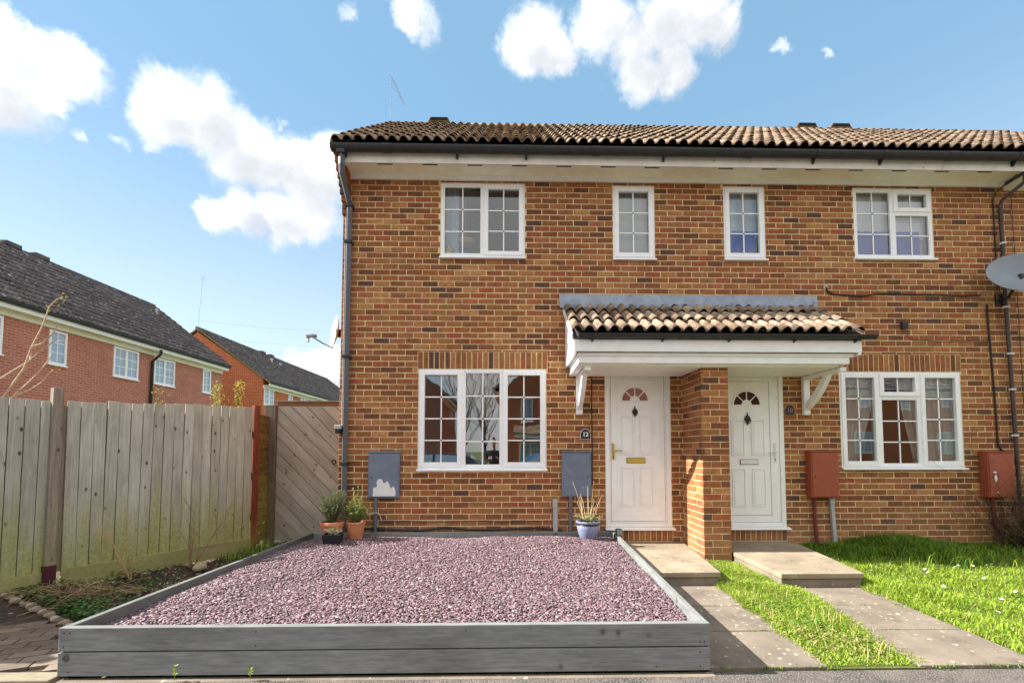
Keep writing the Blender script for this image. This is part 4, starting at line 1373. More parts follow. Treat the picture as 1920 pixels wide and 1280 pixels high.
# cobble edging between path and bed
def pebble_mesh(name, col, sx, sy, sz, seed):
    r_ = random.Random(seed)
    bm = bmesh.new(); bmesh.ops.create_icosphere(bm, subdivisions=2, radius=1)
    for v in bm.verts:
        k_ = 1+.16*math.sin(v.co.x*3+seed)+.12*math.cos(v.co.y*4+seed*2)+r_.uniform(-.05, .05)
        v.co = Vector((v.co.x*sx*k_, v.co.y*sy*k_, v.co.z*sz*k_))
    me = bpy.data.meshes.new(name); bm.to_mesh(me); bm.free()
    at = me.color_attributes.new('Col', 'FLOAT_COLOR', 'POINT')
    at.data.foreach_set('color', list((*col, 1))*len(me.vertices))
    me.polygons.foreach_set('use_smooth', [True]*len(me.polygons))
    me.materials.append(M['stone'])
    return me
pm = [pebble_mesh('pebble', lin(*c), .055, .045, .035, i) for i, c in enumerate(((150,132,112), (128,112,96), (170,154,132), (110,98,86)))]
ce = thing('cobble_edging', 'row of rounded stones between the block path and the bed', 'edging', (-1.2, -2.7, 0))
for i in range(32):
    t = i/31
    x = -2.6+2.15*t; y = -2.56-(x+1.25)*.60
    o = link('cobble', pm[i % 4], None, ce, (x+rnd.uniform(-.01, .01), y+rnd.uniform(-.01, .01), .012)); o.rotation_euler = (0, 0, rnd.uniform(0, 3)); s_ = rnd.uniform(.5, .8); o.scale = (s_, s_, s_)
st = link('stone', pebble_mesh('stone', lin(176, 160, 128), .085, .07, .055, 21), None, None, (-1.35, -.72, .0)); tag(st, 'pale rounded stone lying in the bed under the fence', 'stone')

# ------------------------------------------------------------------ fence
RP = Vector((-1.395, .47, 0)); LP_ = Vector((-2.43, -1.41, 0))
fd = (LP_-RP).normalized(); fL = (LP_-RP).length
fnv = Vector((fd.y, -fd.x, 0))        # towards the garden side
if fnv.dot(CAM-RP) < 0: fnv = -fnv
fen = thing('close_board_fence', 'weathered upright-board fence, green with algae at its foot', 'fence', (-1.6, -.8, 0))
def lap_board(parent, name, c, w, t, z0, z1, ang, mat, twist=0.0):
    mb = MB(); L = z1-z0
    # feather-edge section: thick on one side
    mb.add([(-w/2, -t*.7, -L/2), (w/2, -t, -L/2), (w/2, 0, -L/2), (-w/2, 0, -L/2), (-w/2, -t*.7, L/2), (w/2, -t, L/2), (w/2, 0, L/2), (-w/2, 0, L/2)],
           [(0,3,2,1),(4,5,6,7),(0,1,5,4),(1,2,6,5),(2,3,7,6),(3,0,4,7)])
    o = mb.build(name, mat, parent, bevel=.0025)
    place(o, parent, (c.x, c.y, (z0+z1)/2))
    o.rotation_euler = (rnd.uniform(-.004, .004), rnd.uniform(-.006, .006)+twist, ang)
    return o
ang = math.atan2(-fd.y, -fd.x)         # local X runs from left post to red post (to the right)
def bay(start, length, nb, topL, topR):
    pt = length/nb
    for i in range(nb):
        c = start + fd*((i+.5)*pt)
        f_ = i/nb
        lap_board(fen, 'board', c+fnv*(.012+rnd.uniform(0, .005)), pt*(.935+rnd.uniform(-.02, .01)), .020, .13, topR+(topL-topR)*f_+rnd.uniform(-.012, .012), ang, M['fence'], rnd.uniform(-.005, .005))
        lap_board(fen, 'backing_board', c+fd*(pt*.5)-fnv*.006, pt*.5, .012, .12, min(topL, topR)-.04, ang, M['fencepost'])
bay(RP+fd*.05, fL-.10, 18, 1.925, 2.03)
bay(LP_+fd*.05, 1.95, 17, 1.90, 1.915)
for (a, b) in ((RP+fd*.04, LP_-fd*.05), (LP_+fd*.05, LP_+fd*2.0)):
    pa, pb = a+fnv*.034, b+fnv*.034
    plank(fen, 'gravel_board', (pa.x, pa.y), (pb.x, pb.y), -.05, .145, .024, M['gravelboard'], 1 if True else -1)
    for z in (.45, 1.05, 1.65):
        pa, pb = a-fnv*.03, b-fnv*.03
        plank(fen, 'rail', (pa.x, pa.y), (pb.x, pb.y), z, z+.08, .04, M['fencepost'], -1)
def post(parent, name, c, w, z0, z1, mat):
    mb = MB(); L = z1-z0; mb.box(-w/2, w/2, -w/2, w/2, -L/2, L/2)
    o = mb.build(name, mat, parent, bevel=.006)
    place(o, parent, (c.x, c.y, (z0+z1)/2)); o.rotation_euler = (0, 0, ang)
    return o
pp = post(fen, 'post', LP_+fnv*.055+fd*.05, .085, .0, 2.05, M['fencepost'])
q = MB(); q.prism([(-.049, -.049), (.049, -.049), (.049, .049), (-.049, .049)], 'z', -.14, .18); sh = q.build('post_shoe', M['steelshoe'], fen, bevel=.004); place(sh, fen, LP_+fnv*.055+fd*.05+Vector((0, 0, .03))); sh.rotation_euler = (0, 0, ang)
post(fen, 'end_post', RP+fnv*.02, .085, -.12, 2.06, M['redpost'])
post(fen, 'post', LP_+fd*2.05, .09, 0, 2.0, M['fencepost'])
# lap panel between the end post and the gate post
GPX, GY = -1.50, 1.10
lp = thing('lap_fence_panel', 'short overlapping green-brown slat panel between the red post and the gate', 'fence', (-1.45, .8, 0))
for i in range(15):
    z0 = .02+i*.128
    mb = MB(); n_ = 8
    w_ = .60
    vs, fs = [], []
    for k in range(n_+1):
        x = -w_/2+w_*k/n_
        dz = .018*math.sin(k*1.7+i*2.3)+rnd.uniform(-.006, .006)
        vs += [(0.02, 0.0, 0)]*0
        vs += [(-.022, dz, x), (-.010, .135, x), (.0, .135, x), (-.012, dz, x)]
    for k in range(n_):
        a = k*4
        for e in range(4):
            fs.append((a+e, a+(e+1) % 4, a+4+(e+1) % 4, a+4+e))
    fs += [(0, 1, 2, 3), (4*n_+3, 4*n_+2, 4*n_+1, 4*n_)]
    mb.add(vs, fs)
    o = mb.build('slat', M['lap'], lp, recalc=True)
    d_ = Vector((-.16, .95, 0)).normalized()
    nn = Vector((d_.y, -d_.x, 0))
    R_ = Matrix((-nn, Vector((0, 0, 1)), d_)).transposed()
    if R_.determinant() < 0: R_ = Matrix((nn, Vector((0, 0, 1)), d_)).transposed()
    o.rotation_euler = R_.to_euler(); place(o, lp, (-1.455, .80, z0))
# gate
gt = thing('garden_gate', 'tall timber gate of diagonal boards beside the house corner', 'gate', (-.7, GY, 0))
mb = MB(); mb.box(-.082, .082, -.05, .05, -1.10, 1.10); gp_ = mb.build('gate_post', M['gatepost'], gt, bevel=.006); place(gp_, gt, (GPX+.035, GY-.02, 1.03))
gx0, gx1, gz0, gz1 = GPX+.125, -.01, -.02, 2.165
# diagonal boards: clip strips to the gate rectangle
def clip(poly, fn):
    out = []
    for i in range(len(poly)):
        a, b = poly[i], poly[(i+1) % len(poly)]
        fa, fb_ = fn(a), fn(b)
        if fa >= 0: out.append(a)
        if (fa >= 0) != (fb_ >= 0):
            t = fa/(fa-fb_); out.append((a[0]+(b[0]-a[0])*t, a[1]+(b[1]-a[1])*t))
    return out
sl = -1.0                    # boards fall to the right
dg = Vector((1, sl)).normalized(); ng = Vector((-dg.y, dg.x))
bw = .166
for i in range(-22, 26):
    off = i*bw
    c0 = Vector((gx0, gz0))
    poly = []
    for (u, v) in ((-4, off+.004), (4, off+.004), (4, off+bw-.004), (-4, off+bw-.004)):
        p = c0+dg*u+ng*v; poly.append((p.x, p.y))
    for fn in (lambda p: p[0]-gx0, lambda p: gx1-p[0], lambda p: p[1]-gz0, lambda p: gz1-.05-p[1]):
        if poly: poly = clip(poly, fn)
    if len(poly) < 3: continue
    cx = sum(p[0] for p in poly)/len(poly); cz = sum(p[1] for p in poly)/len(poly)
    if max(p[0] for p in poly)-min(p[0] for p in poly) < .03: continue
    # local: Z along the board
    loc = []
    for p in poly:
        r_ = Vector((p[0]-cx, p[1]-cz)); loc.append((r_.dot(ng), r_.dot(dg)))
    mb = MB(); n_ = len(loc)
    vs = [(a, -.011, b) for a, b in loc]+[(a, .011, b) for a, b in loc]
    mb.add(vs, [tuple(range(n_)), tuple(range(2*n_-1, n_-1, -1))]+[(k, n_+k, n_+(k+1) % n_, (k+1) % n_) for k in range(n_)])
    o = mb.build('gate_board', M['gate'], gt, recalc=True, bevel=.005)
    X_ = Vector((ng.x, 0, ng.y)); Z_ = Vector((dg.x, 0, dg.y)); Y_ = Z_.cross(X_)
    o.rotation_euler = Matrix((X_, Y_, Z_)).transposed().to_euler()
    place(o, gt, (cx, GY+rnd.uniform(-.001, .001), cz))
def hrail(nm, xa, xb, z0, z1, y0, y1, mat):
    L = xb-xa
    mb = MB(); mb.box(-(z1-z0)/2, (z1-z0)/2, -(y1-y0)/2, (y1-y0)/2, -L/2, L/2)
    o = mb.build(nm, mat, gt, bevel=.004); o.rotation_euler = (0, PI/2, 0); place(o, gt, ((xa+xb)/2, (y0+y1)/2, (z0+z1)/2))
hrail('top_rail', gx0, gx1, gz1-.05, gz1+.012, GY-.014, GY+.03, M['gaterail'])
hrail('gate_cap', gx0-.06, gx1, gz1+.013, gz1+.038, GY-.035, GY+.05, M['gatepost'])
q = MB(); q.box(gx0, gx1, GY+.0115, GY+.0128, gz0, gz1-.06); q.build('gate_backing', M['gatepost'], gt)
hrail('back_rail', gx0, gx1, .3, .4, GY+.013, GY+.05, M['gatepost'])
q = MB(); q.tube([(-.46+.03*math.cos(a), GY-.02, 1.22+.038*math.sin(a)) for a in [2*PI*i/12 for i in range(13)]], .007, 6); q.build('ring_handle', M['blackiron'], gt)
# concrete footing behind the fence
def leaf_quad(mb, p, d, w, L, col, n_up=Vector((0, 0, 1)), fold=.25):
    d = d.normalized(); s = d.cross(n_up)
    s = s.normalized() if s.length > 1e-4 else Vector((1, 0, 0))
    u = s.cross(d)
    a = p; b = p+d*L*.5+s*w*.5+u*fold*w; c = p+d*L; e = p+d*L*.5-s*w*.5+u*fold*w; m_ = p+d*L*.5
    mb.add([a, b, c, e, m_], [(0, 4, 1), (4, 2, 1), (0, 3, 4), (4, 3, 2)], col)
# ------------------------------------------------------------------ grass
def blades(name, xy, z0, h, wid, lean, cols, g_, tone_var=.25):
    n = len(xy)
    a = g_.uniform(0, 2*PI, n)
    lx = np.cos(a)*lean; ly = np.sin(a)*lean
    b = a+PI/2+g_.uniform(-.5, .5, n)
    wx = np.cos(b)*wid/2; wy = np.sin(b)*wid/2
    x, y = xy[:, 0], xy[:, 1]
    P = np.zeros((n, 5, 3))
    P[:, 0] = np.stack([x-wx, y-wy, z0], 1); P[:, 1] = np.stack([x+wx, y+wy, z0], 1)
    P[:, 2] = np.stack([x+wx*.8+lx*.35, y+wy*.8+ly*.35, z0+h*.6], 1); P[:, 3] = np.stack([x-wx*.8+lx*.35, y-wy*.8+ly*.35, z0+h*.6], 1)
    P[:, 4] = np.stack([x+lx, y+ly, z0+h*(1-.35*np.clip(lean/np.maximum(h, .01), 0, 1))], 1)
    base = (np.arange(n)*5)[:, None]
    F = (base+np.array([0, 1, 2, 3, 3, 2, 4])[None]).ravel()
    LC = np.tile([4, 3], n)
    c = np.array(cols)[g_.integers(0, len(cols), n)]*g_.uniform(1-tone_var, 1+tone_var, (n, 1))  # each blade's own colour varied at random
    return arr_mesh(name, P.reshape(-1, 3), F, LC, M['grass'], np.repeat(c, 5, 0))
GC = [lin(*c) for c in ((146,170,46),(160,182,56),(126,156,42),(172,190,72),(106,138,40),(178,190,86),(136,166,40))]
GD = [lin(*c) for c in ((70,112,40),(84,126,44),(62,98,38),(96,134,52))]
GS = [lin(*c) for c in ((178,166,104),(196,182,128),(150,140,84))]
def lawn_z(x, y):
    return -.004+.075*np.clip((y+2.2)/2.2, 0, 1)*np.clip((x-5.9)/.8, 0, 1)+.012*np.sin(x*4.2)*np.cos(y*3.7)+.008*np.sin(x*9+y*6)
q = MB(); gx, gy = 50, 24
vs, fs = [], []
for j in range(gy+1):
    for i in range(gx+1):
        x = 5.86+8.3*i/gx; y = -3.455+3.46*j/gy
        vs.append((x, y, float(lawn_z(x, y))-.004))
for j in range(gy):
    for i in range(gx):
        a = j*(gx+1)+i; fs.append((a, a+1, a+gx+2, a+gx+1))
q.add(vs, fs); struct(q.build('lawn_soil', M['lawnsoil'], smooth=True))
q = MB(); q.prism([(4.42, -3.463), (5.06, -3.463), (5.24, -1.62), (5.16, -.71), (4.52, -.71), (4.54, -1.62)], 'z', -.08, -.010); struct(q.build('verge_soil', M['lawnsoil']))
g_ = np.random.default_rng(21)
def lawn_edge(y): return 6.0+(y+1.6)*(.14/1.852)
def lawn_pts(n, x1=10.2):
    x = 5.9+(x1-5.9)*g_.random(n)**1.15; y = -3.46+3.45*g_.random(n)
    k = (x > lawn_edge(y)-.03-.03*np.sin(y*9)-.02*np.sin(y*23)+.03*g_.normal(size=n)) & ~((x < 6.30) & (y > -1.72) & (x < 6.0+(y+1.72)*.2))
    return np.stack([x, y], 1)[k]
xy = lawn_pts(62000)
pz = .5+.5*np.sin(xy[:, 0]*2.3+1+.8*np.sin(xy[:, 1]*3.7))*np.cos(xy[:, 1]*2.9+1.1*np.sin(xy[:, 0]*1.9))
pz2 = .5+.5*np.sin(xy[:, 0]*7.1+2*np.sin(xy[:, 1]*5))*np.cos(xy[:, 1]*6.3)
h = (.018+.030*g_.random(len(xy)))*(.7+1.5*pz**2+.7*pz2)
o = link('lawn_grass', blades('lawn_grass', xy, lawn_z(xy[:, 0], xy[:, 1])-.006, h, .0042+.003*g_.random(len(xy)), h*g_.uniform(.3, 1.7, len(xy)), GC+GC+GS[:1]+GD[:1], g_, .35))
struct(o, 'stuff'); tag(o, 'bright green daisy lawn in front of the right-hand window', 'grass')
# long tufts along the wall
def tuft_pts(n):
    x = np.concatenate([g_.normal(7.55, .42, n//2), g_.uniform(6.25, 9.6, n-n//2)]); y = -np.abs(g_.normal(0, .38, n))-.02
    k = (y > -1.2) & (x > 6.3) & (x < 9.9)
    return np.stack([x, y], 1)[k]
xy = tuft_pts(15000)
hh = .07+.17*np.exp(-((xy[:, 0]-7.55)/.62)**2)*g_.uniform(.5, 1, len(xy))+.05*g_.random(len(xy))
o = link('long_grass', blades('long_grass', xy, lawn_z(xy[:, 0], xy[:, 1])-.005, hh, .005+.003*g_.random(len(xy)), hh*g_.uniform(.3, 1.0, len(xy)), GD+GC[:2], g_))
struct(o, 'stuff'); tag(o, 'long dark green grass tufts against the wall below the right window', 'grass')
# strip between the paths
n = 36000
y = -3.44+2.72*g_.random(n); t = (y+.72)/-2.72
xl = 4.53+(4.425-4.53)*np.clip((y+1.6)/-1.85, 0, 1); xr = 5.235+(5.055-5.235)*np.clip((y+1.6)/-1.85, 0, 1)
xr = np.where(y > -1.62, 5.10, xr)
x = xl-.02+(xr-xl+.05)*g_.random(n)+.03*np.sin(y*9+x*0)*g_.random(n)+g_.normal(0, .022, n)
xy = np.stack([x, y], 1)
low_ = np.clip((y+3.3)/1.4, .28, 1)*(.65+.6*(.5+.5*np.sin(x*9+2*np.sin(y*4))*np.cos(y*5.2)))
h = (.03+.07*g_.random(n))*low_
keep = (g_.random(n) < .55+.45*np.clip((y+3.4)/.9, 0, 1)); x = x[keep]; y = y[keep]; h = h[keep]; xy = np.stack([x, y], 1); n = len(x)
o = link('grass_strip', blades('grass_strip', xy, np.full(n, -.006), h, .0045+.003*g_.random(n), h*g_.uniform(.4, 1.8, n), GC+GC+GS[:2]+GD[:2], g_, .35))
struct(o, 'stuff'); tag(o, 'rough grass strip between the two slab paths', 'grass')
n = 320
xy = np.stack([4.5+.6*g_.random(n), -3.4+2.6*g_.random(n)], 1)
o = link('dry_grass', blades('dry_grass', xy, np.full(n, -.006), .06+.10*g_.random(n), np.full(n, .004), .09*g_.random(n), GS, g_))
struct(o, 'stuff'); tag(o, 'straw-coloured dead blades among the grass strip', 'grass')
# moss and seedlings in the path joints and at the foot of the steps
px_, py_ = [], []
for (xa, xb) in ((3.72, 4.5), (5.1, 5.95)):
    for yy in PATHY[:3]:
        m_ = 160
        px_.append(g_.uniform(xa, xb, m_)); py_.append(g_.normal(yy, .007, m_))
    px_.append(g_.uniform(xa, xb, 220)); py_.append(g_.normal(-3.463, .012, 220))
xy = np.stack([np.concatenate(px_), np.concatenate(py_)], 1); kk = g_.random(len(xy)) < .25+.75*(np.sin(xy[:, 0]*17+xy[:, 1]*5) > .1); xy = xy[kk]; n = len(xy)
o = link('joint_moss', blades('joint_moss', xy, np.full(n, -.008), .008+.016*g_.random(n), np.full(n, .006), .012*g_.random(n), GD+GC[:2]+[lin(120, 110, 60)], g_))
struct(o, 'stuff'); tag(o, 'moss and seedlings growing in the path joints', 'moss')
mb = MB(); r_ = random.Random(77)
for (cx, cy, rr, nn, pal) in [(4.72, -2.35, .14, 60, 0), (4.62, -3.0, .16, 90, 1), (4.85, -3.15, .18, 110, 1), (4.75, -2.75, .15, 70, 0), (6.9, -1.25, .28, 120, 2), (7.3, -1.05, .25, 90, 2), (6.55, -1.2, .2, 70, 2), (8.1, -1.0, .3, 80, 2), (6.6, -2.5, .25, 60, 0), (7.3, -2.2, .3, 60, 0)]:
    for k in range(nn):
        x = cx+r_.gauss(0, rr*.6); y = cy+r_.gauss(0, rr*.6); a = r_.uniform(0, 6.28)
        if x < 5.3 and not (4.42 < x < 5.1): continue
        z = (float(lawn_z(x, y)) if x > 5.8 else 0)+r_.uniform(.005, .05)
        cc = [(lin(120, 150, 60), lin(96, 130, 52)), (lin(150, 150, 84), lin(120, 128, 64), lin(168, 150, 110)), (lin(70, 92, 62), lin(88, 106, 78), lin(98, 90, 80))][pal]
        leaf_quad(mb, Vector((x, y, z)), Vector((math.cos(a), math.sin(a), r_.uniform(.0, .8))), r_.uniform(.01, .022), r_.uniform(.025, .055), r_.choice(cc))
o = mb.build('lawn_weeds', M['leaf']); struct(o, 'stuff'); tag(o, 'broad-leaved weeds growing through the grass', 'weeds')
# grass in the corner below the gate
n = 1600
x = -1.45+1.05*g_.random(n); y = -.35+1.3*g_.random(n)
k = x < -.37
xy = np.stack([x, y], 1)[k]; n = len(xy)
o = link('corner_grass', blades('corner_grass', xy, soil_z(xy[:, 0], xy[:, 1]), .05+.09*g_.random(n), np.full(n, .006), .06*g_.random(n), GD+GC[:2], g_))
struct(o, 'stuff'); tag(o, 'grass growing at the foot of the gate and red post', 'grass')

# daisies
DM = None
daisies = [(6.85,-1.5),(6.95,-1.35),(7.35,-1.30),(7.42,-1.26),(7.62,-1.22),(7.78,-1.22),(7.80,-1.27),(6.55,-1.62),(7.30,-1.66),(6.60,-1.95),(6.75,-2.35),(7.1,-2.15),(6.45,-2.6),(8.0,-1.8),(6.35,-1.35),(7.0,-2.75),(8.3,-1.35)]
for i, (x, y) in enumerate(daisies):
    if DM is None:
        mb = MB()
        for k in range(14):
            a = 2*PI*k/14
            leaf_quad(mb, Vector((.003*math.cos(a), .003*math.sin(a), .0)), Vector((math.cos(a), math.sin(a), .25)), .006, .013, (.8, .8, .78))
        DM = mb.mesh('petals', M['leaf'])
        mb = MB(); mb.lathe([(0, .004), (.004, .002), (.005, -.002)], (0, 0, 0), 8, lin(222, 180, 40)); DC = mb.mesh('disc', M['leaf'])
        mb = MB(); mb.tube([(0, 0, 0), (.003, 0, .03), (0, 0, .06)], .0012, 4, lin(90, 120, 50)); DS = mb.mesh('stem', M['leaf'])
    z = float(lawn_z(x, y))
    t = thing('daisy', 'small white daisy in the lawn', 'flower', (x, y, z), 'daisies in the lawn')
    o = link('stem', DS, None, t, (x, y, z)); o.scale = (1, 1, 1.15)
    o = link('petals', DM, None, t, (x, y, z+.07)); o.rotation_euler = (rnd.uniform(.2, .9), 0, rnd.uniform(0, 6)); o.scale = (1.25,)*3
    o = link('disc', DC, None, t, (x, y, z+.071)); o.rotation_euler = (.4, 0, 0)

# ------------------------------------------------------------------ pots
def pot_round(t, c, r0, r1, h, rim, mat, ribs=0, dz=0):
    pr = [(0, .0), (r0*.96, 0), (r0, .008)]
    n = 10
    for i in range(1, n):
        f_ = i/n
        pr.append((r0+(r1-r0)*f_+(.003 if ribs and i % 2 else 0), (h-rim)*f_))
    pr += [(r1, h-rim), (r1*1.07, h-rim+.004), (r1*1.08, h-.006), (r1*1.05, h), (r1*.96, h), (r1*.94, h-.03), (r1*.90, h-.032)]
    mb = MB(); mb.lathe(pr, c, 32)
    mb.build('pot', mat, t, smooth=True)
    mb = MB(); mb.lathe([(0, h-.028), (r1*.5, h-.022), (r1*.95, h-.03)], c, 20); mb.build('compost', M['soil'], t, smooth=True)
def rosemary(t, c, n_stem, hgt, spread, col, leafL, leafW, per, droop=.2, seed=1, name='foliage', stemcol=None, up_=.55):
    r_ = random.Random(seed)
    sm, lm = MB(), MB()
    for s in range(n_stem):
        a = r_.uniform(0, 2*PI); sp = spread*r_.random()**.6; H = hgt*r_.uniform(.45, 1)
        p0 = Vector(c)+Vector((math.cos(a)*.03, math.sin(a)*.03, 0))
        pts = []
        for k in range(6):
            f_ = k/5
            pts.append(p0+Vector((math.cos(a)*sp*f_**1.3+r_.uniform(-.006, .006), math.sin(a)*sp*f_**1.3+r_.uniform(-.006, .006), H*f_*(1-droop*f_*sp/max(spread, .01)))))
        sm.tube(pts, [.003*(1-.6*k/5) for k in range(6)], 4, stemcol or lin(110, 92, 66))
        for q_ in range(per):
            f_ = r_.uniform(.12, 1)
            i = min(int(f_*5), 4); p = pts[i].lerp(pts[i+1], f_*5-i)
            b = r_.uniform(0, 2*PI)
            d_ = Vector((math.cos(b), math.sin(b), r_.uniform(.1, 1.2)*up_*2))
            cc = r_.choice(col); k_ = r_.uniform(.75, 1.25)
            leaf_quad(lm, p, d_, leafW*r_.uniform(.7, 1.2), leafL*r_.uniform(.6, 1.15), tuple(x*k_ for x in cc))
    sm.build('stems', M['straw'], t); lm.build(name, M['leaf'], t)
LG = [lin(148,160,92), lin(166,176,108), lin(124,142,78), lin(184,190,128)]
DG = [lin(96,110,78), lin(112,124,90), lin(128,136,96), lin(84,96,68)]
SG = [lin(150,156,140), lin(168,172,156), lin(132,136,122)]
GZ = .255
t = thing('potted_rosemary', 'tall terracotta pot of wispy grey-green rosemary nearest the gate', 'potted plant', (.115, -.46, GZ))
pot_round(t, (.115, -.46, GZ), .095, .135, .245, .05, M['terracotta'], 1)
rosemary(t, (.115, -.46, GZ+.21), 70, .50, .17, DG, .036, .0065, 80, .12, 4)
t = thing('potted_shrub', 'terracotta pot with bright leafy green shrub under the downpipe', 'potted plant', (.385, -.38, GZ))
pot_round(t, (.385, -.38, GZ), .082, .112, .235, .03, M['terracotta'], 1)
rosemary(t, (.385, -.38, GZ+.2), 34, .36, .17, LG, .030, .019, 60, .35, 5)
rosemary(t, (.36, -.36, GZ+.2), 9, .54, .10, LG, .028, .016, 60, .1, 6)
t = thing('potted_lavender', 'small black square pot with grey lavender standing in front', 'potted plant', (.215, -.70, GZ))
mb = MB()
a, b = .088, .105
mb.add([(-a,-a,0),(a,-a,0),(a,a,0),(-a,a,0),(-b,-b,.135),(b,-b,.135),(b,b,.135),(-b,b,.135),(-b*.9,-b*.9,.135),(b*.9,-b*.9,.135),(b*.9,b*.9,.135),(-b*.9,b*.9,.135),(-b*.88,-b*.88,.11),(b*.88,-b*.88,.11),(b*.88,b*.88,.11),(-b*.88,b*.88,.11)],
       [(3,2,1,0),(0,1,5,4),(1,2,6,5),(2,3,7,6),(3,0,4,7),(4,5,9,8),(5,6,10,9),(6,7,11,10),(7,4,8,11),(8,9,13,12),(9,10,14,13),(10,11,15,14),(11,8,12,15)])
o = mb.build('pot', M['blackpot'], t, bevel=.004); place(o, t, (.215, -.70, GZ)); o.rotation_euler = (0, 0, .12)
mb = MB(); mb.quad((-.09, -.09, .112), (.09, -.09, .112), (.09, .09, .112), (-.09, .09, .112)); o = mb.build('compost', M['soil'], t); place(o, t, (.215, -.70, GZ))
rosemary(t, (.215, -.70, GZ+.115), 40, .12, .10, SG, .020, .004, 26, .4, 7)
t = thing('glazed_pot', 'blue glazed pot of pale lavender with dead stalks by the white door', 'potted plant', (3.385, -.34, GZ))
c = (3.385, -.34, GZ)
mb = MB(); mb.lathe([(0, 0), (.098, 0), (.104, .01), (.125, .06), (.142, .12), (.148, .165), (.146, .172)], c, 32); mb.build('pot', M['bluepot'], t, smooth=True)
mb = MB(); mb.lathe([(.146, .172), (.150, .176), (.146, .182), (.146, .200)], c, 32); mb.build('dark_band', M['darkglaze'], t, smooth=True)
mb = MB(); mb.lathe([(.146, .200), (.156, .206), (.158, .222), (.150, .228), (.138, .226), (.134, .19)], c, 32); mb.build('rim', M['bluepot'], t, smooth=True)
mb = MB(); mb.lathe([(0, .20), (.08, .2), (.136, .195)], c, 20); mb.build('compost', M['soil'], t)
rosemary(t, (3.385, -.34, GZ+.2), 60, .15, .17, [lin(178,180,140), lin(196,196,164), lin(160,164,120)], .026, .006, 30, .35, 8)
mb = MB(); r_ = random.Random(4)
for k in range(26):
    a = r_.uniform(0, 2*PI); sp = r_.uniform(.02, .17); H = r_.uniform(.2, .40) if k > 3 else r_.uniform(.45, .56)
    p0 = Vector((3.385+.06*math.cos(a), -.34+.06*math.sin(a), GZ+.2))
    pts = [p0+Vector((math.cos(a)*sp*(f_**1.2), math.sin(a)*sp*(f_**1.2), H*f_-.05*max(0, f_-.8)*3)) for f_ in (0, .25, .5, .75, 1)]
    if k % 4 == 0: pts.append(pts[-1]+Vector((r_.uniform(-.07, .07), 0, -.02)))
    mb.tube(pts, [.0022]*3+[.0018]*(len(pts)-3), 4, lin(206, 184, 144) if k % 3 else lin(176, 148, 104))
    mb.tube([pts[-1], pts[-1]+Vector((r_.uniform(-.012, .012), 0, .02))], [.0045, .002], 5, lin(170, 140, 120))
mb.build('dead_stalks', M['straw'], t)
# solar spot clipped to the frame corner
t = thing('garden_spotlight', 'small dark green garden light on the corner of the timber frame', 'light', (3.77, -.30, .29))
mb = MB(); mb.box(3.755, 3.83, -.36, -.27, .285, .375); mb.build('housing', M['green_box'], t, bevel=.012)
mb = MB(); mb.tube([(3.80, -.38, .30), (3.805, -.40, .24), (3.81, -.40, .17)], .014, 8); mb.build('spike', M['green_box'], t)
mb = MB(); mb.box(3.76, 3.825, -.366, -.360, .30, .365); mb.build('lens', M['steel'], t)

# ------------------------------------------------------------------ left bed plants
def twig(mb, p, d, L, r, depth, col, r_, bend=.25):
    n = 5
    pts = [p]; dd = d.normalized()
    for i in range(n):
        dd = (dd+Vector((r_.uniform(-bend, bend), r_.uniform(-bend, bend), r_.uniform(-bend*.5, bend*.7)))).normalized()
        pts.append(pts[-1]+dd*L/n)
    mb.tube(pts, [max(r*(1-.7*i/n), .0006) for i in range(n+1)], 5 if r > .004 else 4, col)
    if depth > 0:
        for k in range(r_.randint(2, 3)):
            i = r_.randint(1, n)
            nd = (dd+Vector((r_.uniform(-.9, .9), r_.uniform(-.9, .9), r_.uniform(.0, .7)))).normalized()
            twig(mb, pts[i], nd, L*r_.uniform(.4, .65), r*.55, depth-1, col, r_, bend)
    return pts
BEDTW = [(-1.82, -1.12, .68, 'bare pale twiggy shrub in the bed left of the pale stone'), (-1.50, -.66, .60, 'bare brown twiggy shrub behind the pale stone')]
for k, (x, y, H, lb) in enumerate(BEDTW):
    t = thing('bare_shrub', lb, 'shrub', (x, y, .02), 'bare shrubs in the fence bed')
    mb = MB(); r_ = random.Random(30+k)
    for i in range(5):
        a = r_.uniform(0, 6.28)
        twig(mb, Vector((x+.03*math.cos(a), y+.03*math.sin(a), -.03)), Vector((.35*math.cos(a), .35*math.sin(a), 1)), H*r_.uniform(.7, 1.1), .006, 2, lin(186, 164, 120) if k == 0 else lin(140, 108, 84), r_, .18)
    mb.build('stems', M['straw'], t)
    mb = MB()
    for i in range(26):
        a = r_.uniform(0, 6.28)
        leaf_quad(mb, Vector((x+r_.uniform(-.07, .07), y+r_.uniform(-.07, .07), .0)), Vector((math.cos(a), math.sin(a), r_.uniform(.1, .9))), .02, .06, r_.choice((lin(126, 84, 58), lin(96, 66, 50), lin(150, 104, 84))))
    mb.build('old_leaves', M['leaf'], t)
